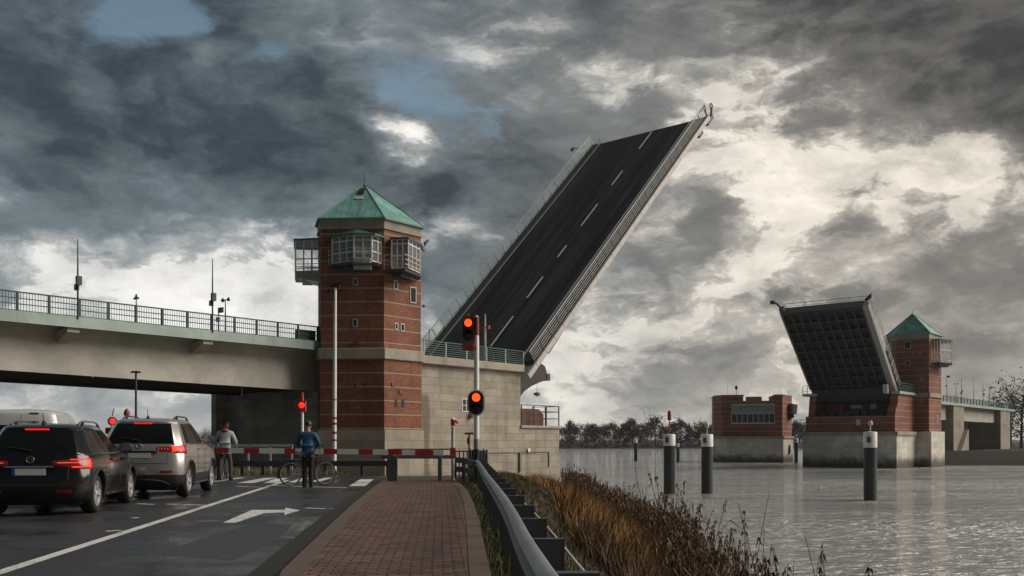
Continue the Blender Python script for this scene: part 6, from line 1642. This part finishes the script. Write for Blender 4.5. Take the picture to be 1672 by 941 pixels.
# bicycles
def bicycle(label, loc, rotz, paint_m, basket=False, lean=0):
    o_ = thing('bicycle', label, 'bicycle', loc, rotz); r = .345
    Wb = (-.53, .53)
    for y in Wb:
        w_ = bpy.data.objects.new('wheel', None); COL.objects.link(w_); w_.parent = o_; w_.location = (0,y,r); w_.empty_display_size = .1
        m_ = MB(); m_.tube([(0,math.cos(a)*(r-.018),math.sin(a)*(r-.018)) for a in np.linspace(0,2*math.pi,37)[:-1]], .018, 8, closed=True); m_.build('tyre', MT['rubber'], w_, local=True, smooth=True)
        m_ = MB(); m_.tube([(0,math.cos(a)*(r-.045),math.sin(a)*(r-.045)) for a in np.linspace(0,2*math.pi,37)[:-1]], .010, 6, closed=True)
        for k in range(18): a = 2*math.pi*k/18; m_.tube([(.02*(-1)**k,0,0),(0,math.cos(a)*(r-.045),math.sin(a)*(r-.045))], .0016, 3, cap=False)
        m_.lathe([(.02,-.03),(.02,.03)], (0,0,0), (1,0,0), 10); m_.build('rim', MT['steel'], w_, local=True)
        m_ = MB(); pr = []
        for a in np.linspace(R(20),R(200),14) if y < 0 else np.linspace(R(60),R(210),12): pr.append((a,))
        for (a0,), (a1,) in zip(pr, pr[1:]): m_.bar((0,math.cos(a0)*(r+.03),math.sin(a0)*(r+.03)), (0,math.cos(a1)*(r+.03),math.sin(a1)*(r+.03)), .05, .004, (1,0,0))
        m_.build('mudguard', MT['black'], w_, local=True)
    bb, st, ht, hb_ = Vector((0,-.09,.28)), Vector((0,-.22,.82)), Vector((0,.36,.86)), Vector((0,.40,.70)); ra, fa_ = Vector((0,Wb[0],r)), Vector((0,Wb[1],r))
    m_ = MB()
    for a, b_, rr in ((bb,st,.016),(bb,hb_,.018),(st-ZU*.1,ht-ZU*.04,.016),(hb_,ht,.019)): m_.tube([a,b_], rr, 8)
    for s_ in (-.045,.045):
        m_.tube([bb+Vector((s_*.5,0,0)), ra+Vector((s_,0,0))], .010, 6); m_.tube([st-ZU*.12, ra+Vector((s_,0,0))], .009, 6); m_.tube([hb_+Vector((s_*.7,.01,-.02)), hb_+Vector((s_,.03,-.12)), fa_+Vector((s_,0,0))], .011, 6)
    m_.build('frame', paint_m, o_, local=True, smooth=True)
    m_ = MB(); m_.tube([ht, ht+Vector((0,-.02,.16))], .013, 8); c = ht+Vector((0,.02,.17)); m_.tube([c+Vector((-.29,-.18,.02)), c+Vector((-.20,-.05,.02)), c, c+Vector((.20,-.05,.02)), c+Vector((.29,-.18,.02))], .011, 8); m_.build('handlebar', MT['steel'], o_, local=True, smooth=True)
    m_ = MB()
    for s_ in (-1,1): m_.tube([c+Vector((s_*.235,-.10,.02)), c+Vector((s_*.30,-.195,.02))], .016, 8)
    m_.build('grip', MT['black'], o_, local=True)
    m_ = MB(); m_.tube([st, st+Vector((0,-.02,.10))], .013, 8); m_.build('seat_post', MT['steel'], o_, local=True)
    m_ = MB(); m_.prism([(-.085,-.13),(.085,-.13),(.075,-.04),(.025,.06),(.018,.14),(-.018,.14),(-.025,.06),(-.075,-.04)], .10, .15, lambda x, y, h: st+Vector((x,y-.02,h))); m_.build('saddle', MT['black'], o_, local=True, bevel=.015)
    m_ = MB(); m_.lathe([(.085,.0),(.085,.006)], bb+Vector((.04,0,0)), (1,0,0), 18)
    for s_ in (-1,1): m_.bar(bb+Vector((s_*.06,0,0)), bb+Vector((s_*.07,.02,-s_*.17)), .015, .02); m_.box((s_*.07-.01 if s_ < 0 else .06,-.11,.27-s_*.17),(-.06 if s_ < 0 else .15,-.03,.295-s_*.17))
    m_.build('crank', MT['dsteel'], o_, local=True)
    m_ = MB(); m_.bar((0,-.72,.74),(0,-.28,.74), .13, .015)
    for s_ in (-1,1): m_.tube([(s_*.06,-.66,.74),(s_*.05,Wb[0],r)], .006, 5)
    m_.build('luggage_rack', MT['dsteel'], o_, local=True)
    m_ = MB(); m_.lathe([(.03,0),(.028,.02)], (0,-.74,.66), (0,-1,0), 10); m_.build('rear_light', MT['red'], o_, local=True)
    return o_
bp = G(497.5, 794.5); bicycle('dark bicycle standing sideways in front of the man in blue', (bp.x, bp.y+.42, 0), R(-52), MT['black'])
bicycle('dark bicycle held by the cyclist in grey beyond the barrier', (g2.x-.02, g2.y+.05, 0), R(8), MT['dsteel'])

# ------------------------------------------------------------------ grass and reeds
def blades(name, label, pts, hmin, hmax, wd, m_, seed, bend=.35, tiers=2):
    rg = np.random.default_rng(seed); n_ = len(pts)
    a = rg.uniform(0, 2*np.pi, n_); h = rg.uniform(hmin, hmax, n_); lean = rg.uniform(.05, bend, n_)*h; la = rg.uniform(0, 2*np.pi, n_); ww = wd*rg.uniform(.6,1.4,n_)
    dx_, dy_ = np.cos(a)*ww/2, np.sin(a)*ww/2; V = np.zeros((n_,5,3))
    V[:,0] = pts+np.stack([-dx_,-dy_,0*h],1); V[:,1] = pts+np.stack([dx_,dy_,0*h],1)
    mx, my = np.cos(la)*lean*.35, np.sin(la)*lean*.35
    V[:,2] = pts+np.stack([dx_*.8+mx,dy_*.8+my,h*.55],1); V[:,3] = pts+np.stack([-dx_*.8+mx,-dy_*.8+my,h*.55],1)
    V[:,4] = pts+np.stack([np.cos(la)*lean,np.sin(la)*lean,h],1)
    idx = np.arange(n_)*5; f = [(i,i+1,i+2,i+3) for i in idx]+[(i+3,i+2,i+4) for i in idx]
    me = bpy.data.meshes.new(name); me.from_pydata(V.reshape(-1,3).tolist(), [], f); me.materials.append(m_)
    o2 = bpy.data.objects.new(name, me); COL.objects.link(o2); tag(o2, label, kind='stuff'); return o2
def blade_mat(name, cols):
    m_, t, bs, geo = new_mat(name); rp = geo.outputs['Random Per Island']; n = t.noise(geo.outputs['Position'], .8, 4, .6)
    k = t.m('ADD', t.mul(rp, .55), t.mul(n, .45)); st = [(i/(len(cols)-1)*.6+.2, c) for i, c in enumerate(cols)]
    t.put(bs.inputs['Base Color'], t.ramp(k, st)); bs.inputs['Roughness'].default_value = .85; return m_
def scatter(n_, x0, x1, y0, y1, test, seed, dens=None):
    rg = np.random.default_rng(seed); y = y0+(y1-y0)*rg.uniform(0,1,n_)**(dens or 1.0); x = rg.uniform(0,1,n_)*(x1-x0)+x0; k = test(x, y); x, y = x[k], y[k]
    return np.stack([x, y, ground_h(x, y)+.0], 1)
PRv = np.vectorize(PR); glx = lambda y: np.interp(y, [q_[1] for q_ in gl], [q_[0] for q_ in gl])
GM_ = blade_mat('verge_grass', [(.020,.026,.007),(.042,.052,.014),(.070,.075,.026),(.11,.10,.048)])
v1 = scatter(90000, -2, 1.2, 3.0, 31, lambda x, y: (x > PRv(np.clip(y,-6,30.9))+.01) & (x < glx(y)+.5), 5, 1.5)
blades('grass', 'short rough grass on the verge between brick path and guard rail', v1, .03, .10, .010, GM_, 6, .7)
v1b = scatter(9000, -1.6, .6, 3.0, 26, lambda x, y: (x > glx(y)-.16) & (x < glx(y)+.12), 35, 1.4)
blades('grass', 'longer grass growing along the foot of the guard rail', v1b, .08, .28, .010, GM_, 36, .6)
SM_ = blade_mat('slope_grass', [(.022,.024,.009),(.050,.045,.018),(.10,.076,.034),(.16,.12,.065)])
v2 = scatter(60000, -1.5, 4.2, 3.5, 45, lambda x, y: (x > np.maximum(glx(y)+.15,-1.1)) & (x < 3.6), 7, 1.4)
blades('grass', 'rough brown and green grass on the bank behind the guard rail', v2, .08, .26, .012, SM_, 8, .8)
v2b = scatter(9000, -12, -1.5, 33.8, 62, lambda x, y: (y > 34.2) & (x < -6.5), 17)
blades('grass', 'rough grass in front of the tower base', v2b, .10, .35, .03, GM_, 18, .6)
RM_ = blade_mat('reed_leaves', [(.060,.030,.011),(.165,.080,.022),(.300,.160,.045),(.40,.26,.11)]); RD_ = blade_mat('dark_reed_leaves', [(.028,.017,.009),(.070,.038,.018),(.135,.080,.038),(.24,.16,.09)])
# reeds are dense between mid-slope and the water's edge
def reed_ok(x, y): return (x > 1.7+.35*np.sin(y*.5)+np.clip((y-40)*.02,0,1) - np.clip((y-12)*.02,0,.9)) & (x < water_x(y)-.15)
rc1 = scatter(26000, .8, 6.3, 19, 68, lambda x, y: reed_ok(x, y), 9, 1.2)
blades('reeds', 'golden brown dry reed leaves along the river bank farther off', rc1, .35, .95, .028, RM_, 10, .7)
rc2 = scatter(30000, 1.4, 6.3, 5.5, 21, lambda x, y: reed_ok(x, y), 11, 1.2)
blades('reeds', 'dark brown dry reed leaves along the near river bank', rc2, .35, .95, .020, RD_, 12, .7)
# tall stalks with drooping leaves and plumes at the water's edge
def stalks(n_, seed, y0, y1, label, m_, hr):
    rg = np.random.default_rng(seed); V = []; Fc = []
    for k in range(n_):
        y = y0+(y1-y0)*rg.uniform()**1.2; x = float(water_x(y))+(rg.uniform(-1.3,.1) if rg.uniform() < .8 else rg.uniform(0,1.5)); z = max(float(ground_h(x,y)), WATER-.4); h = rg.uniform(*hr)*(1.35 if rg.uniform() < .06 else 1); la = rg.uniform(0,6.28); ln = rg.uniform(.05,.22)*h
        base = np.array([x,y,z]); top = base+np.array([math.cos(la)*ln, math.sin(la)*ln, h]); mid_ = base*.5+top*.5-np.array([math.cos(la),math.sin(la),0])*ln*.18; w_ = .007+.00018*y
        i = len(V)
        for p, ww in ((base,w_),(mid_,w_*.8),(top,w_*.4)): V += [tuple(p+np.array([-ww,0,0])), tuple(p+np.array([ww,0,0]))]
        Fc += [(i,i+1,i+3,i+2),(i+2,i+3,i+5,i+4)]
        for q_ in range(rg.integers(3,6)):
            t_ = rg.uniform(.35,.9); p = base+(top-base)*t_; a = rg.uniform(0,6.28); L_ = rg.uniform(.15,.38); dv = np.array([math.cos(a),math.sin(a),0]); i = len(V); wl = w_*1.5
            pts_ = [p, p+dv*L_*.5+np.array([0,0,.12]), p+dv*L_+np.array([0,0,rg.uniform(-.18,.08)])]; sd = np.array([-dv[1],dv[0],.4])
            V += [tuple(pts_[0]-sd*wl*.5), tuple(pts_[0]+sd*wl*.5), tuple(pts_[1]-sd*wl), tuple(pts_[1]+sd*wl), tuple(pts_[2])]; Fc += [(i,i+1,i+3,i+2),(i+2,i+3,i+4)]
        if rg.uniform() < .55:
            for q_ in range(9):
                t_ = rg.uniform(.88,1.0); p = base+(top-base)*t_; a = rg.uniform(0,6.28); s_ = rg.uniform(.03,.07); i = len(V); dv = np.array([math.cos(a)*s_, math.sin(a)*s_, -s_*.3])
                V += [tuple(p), tuple(p+dv*.6+np.array([0,0,.04])), tuple(p+dv+np.array([0,0,-.05]))]; Fc.append((i,i+1,i+2))
    me = bpy.data.meshes.new('reeds'); me.from_pydata(V, [], Fc); me.materials.append(m_); o2 = bpy.data.objects.new('reeds', me); COL.objects.link(o2); tag(o2, label, kind='stuff')
stalks(900, 21, 6, 30, 'tall bare reed stalks with plumes at the near water edge', RD_, (1.1,2.3))
stalks(1200, 22, 26, 80, 'tall reed stalks with plumes along the water towards the pier', RD_, (.9,1.8))
# fallen leaves on the verge
lv_ = scatter(260, -2, .6, 4, 26, lambda x, y: (x > PRv(np.clip(y,-6,30.9))-.25) & (x < glx(y)), 31)
m = MB()
for p in lv_:
    a = rng.uniform(0,6.28); s_ = rng.uniform(.012,.03); c = Vector(p)+ZU*rng.uniform(.06,.10); u = Vector((math.cos(a),math.sin(a),rng.normal(0,.3)))*s_; v_ = Vector((-math.sin(a),math.cos(a),rng.normal(0,.3)))*s_*.7
    m.quad(c-u, c-v_, c+u, c+v_)
o = m.build('fallen_leaves', blade_mat('fallen_leaf', [(.08,.045,.015),(.16,.10,.03),(.22,.15,.05)]), norm=False); tag(o, 'scattered yellow fallen leaves on the grass verge', kind='stuff')

# ------------------------------------------------------------------ haze over the river
m, t, bs, geo = new_mat('river_haze'); t.n.clear()
out = t.n.new('ShaderNodeOutputMaterial'); pv = t.n.new('ShaderNodeVolumePrincipled'); pv.inputs['Color'].default_value = (.80,.84,.88,1); pv.inputs['Density'].default_value = 0.00012; pv.inputs['Anisotropy'].default_value = .2
t.l.new(pv.outputs[0], out.inputs['Volume'])
if True:
    hz = MB(); hz.box((-4100,-210,-8),(4100,7100,48)); ho = hz.build('haze', m, loc=(0,0,-8)); tag(ho, 'thin grey haze over the river', kind='stuff')
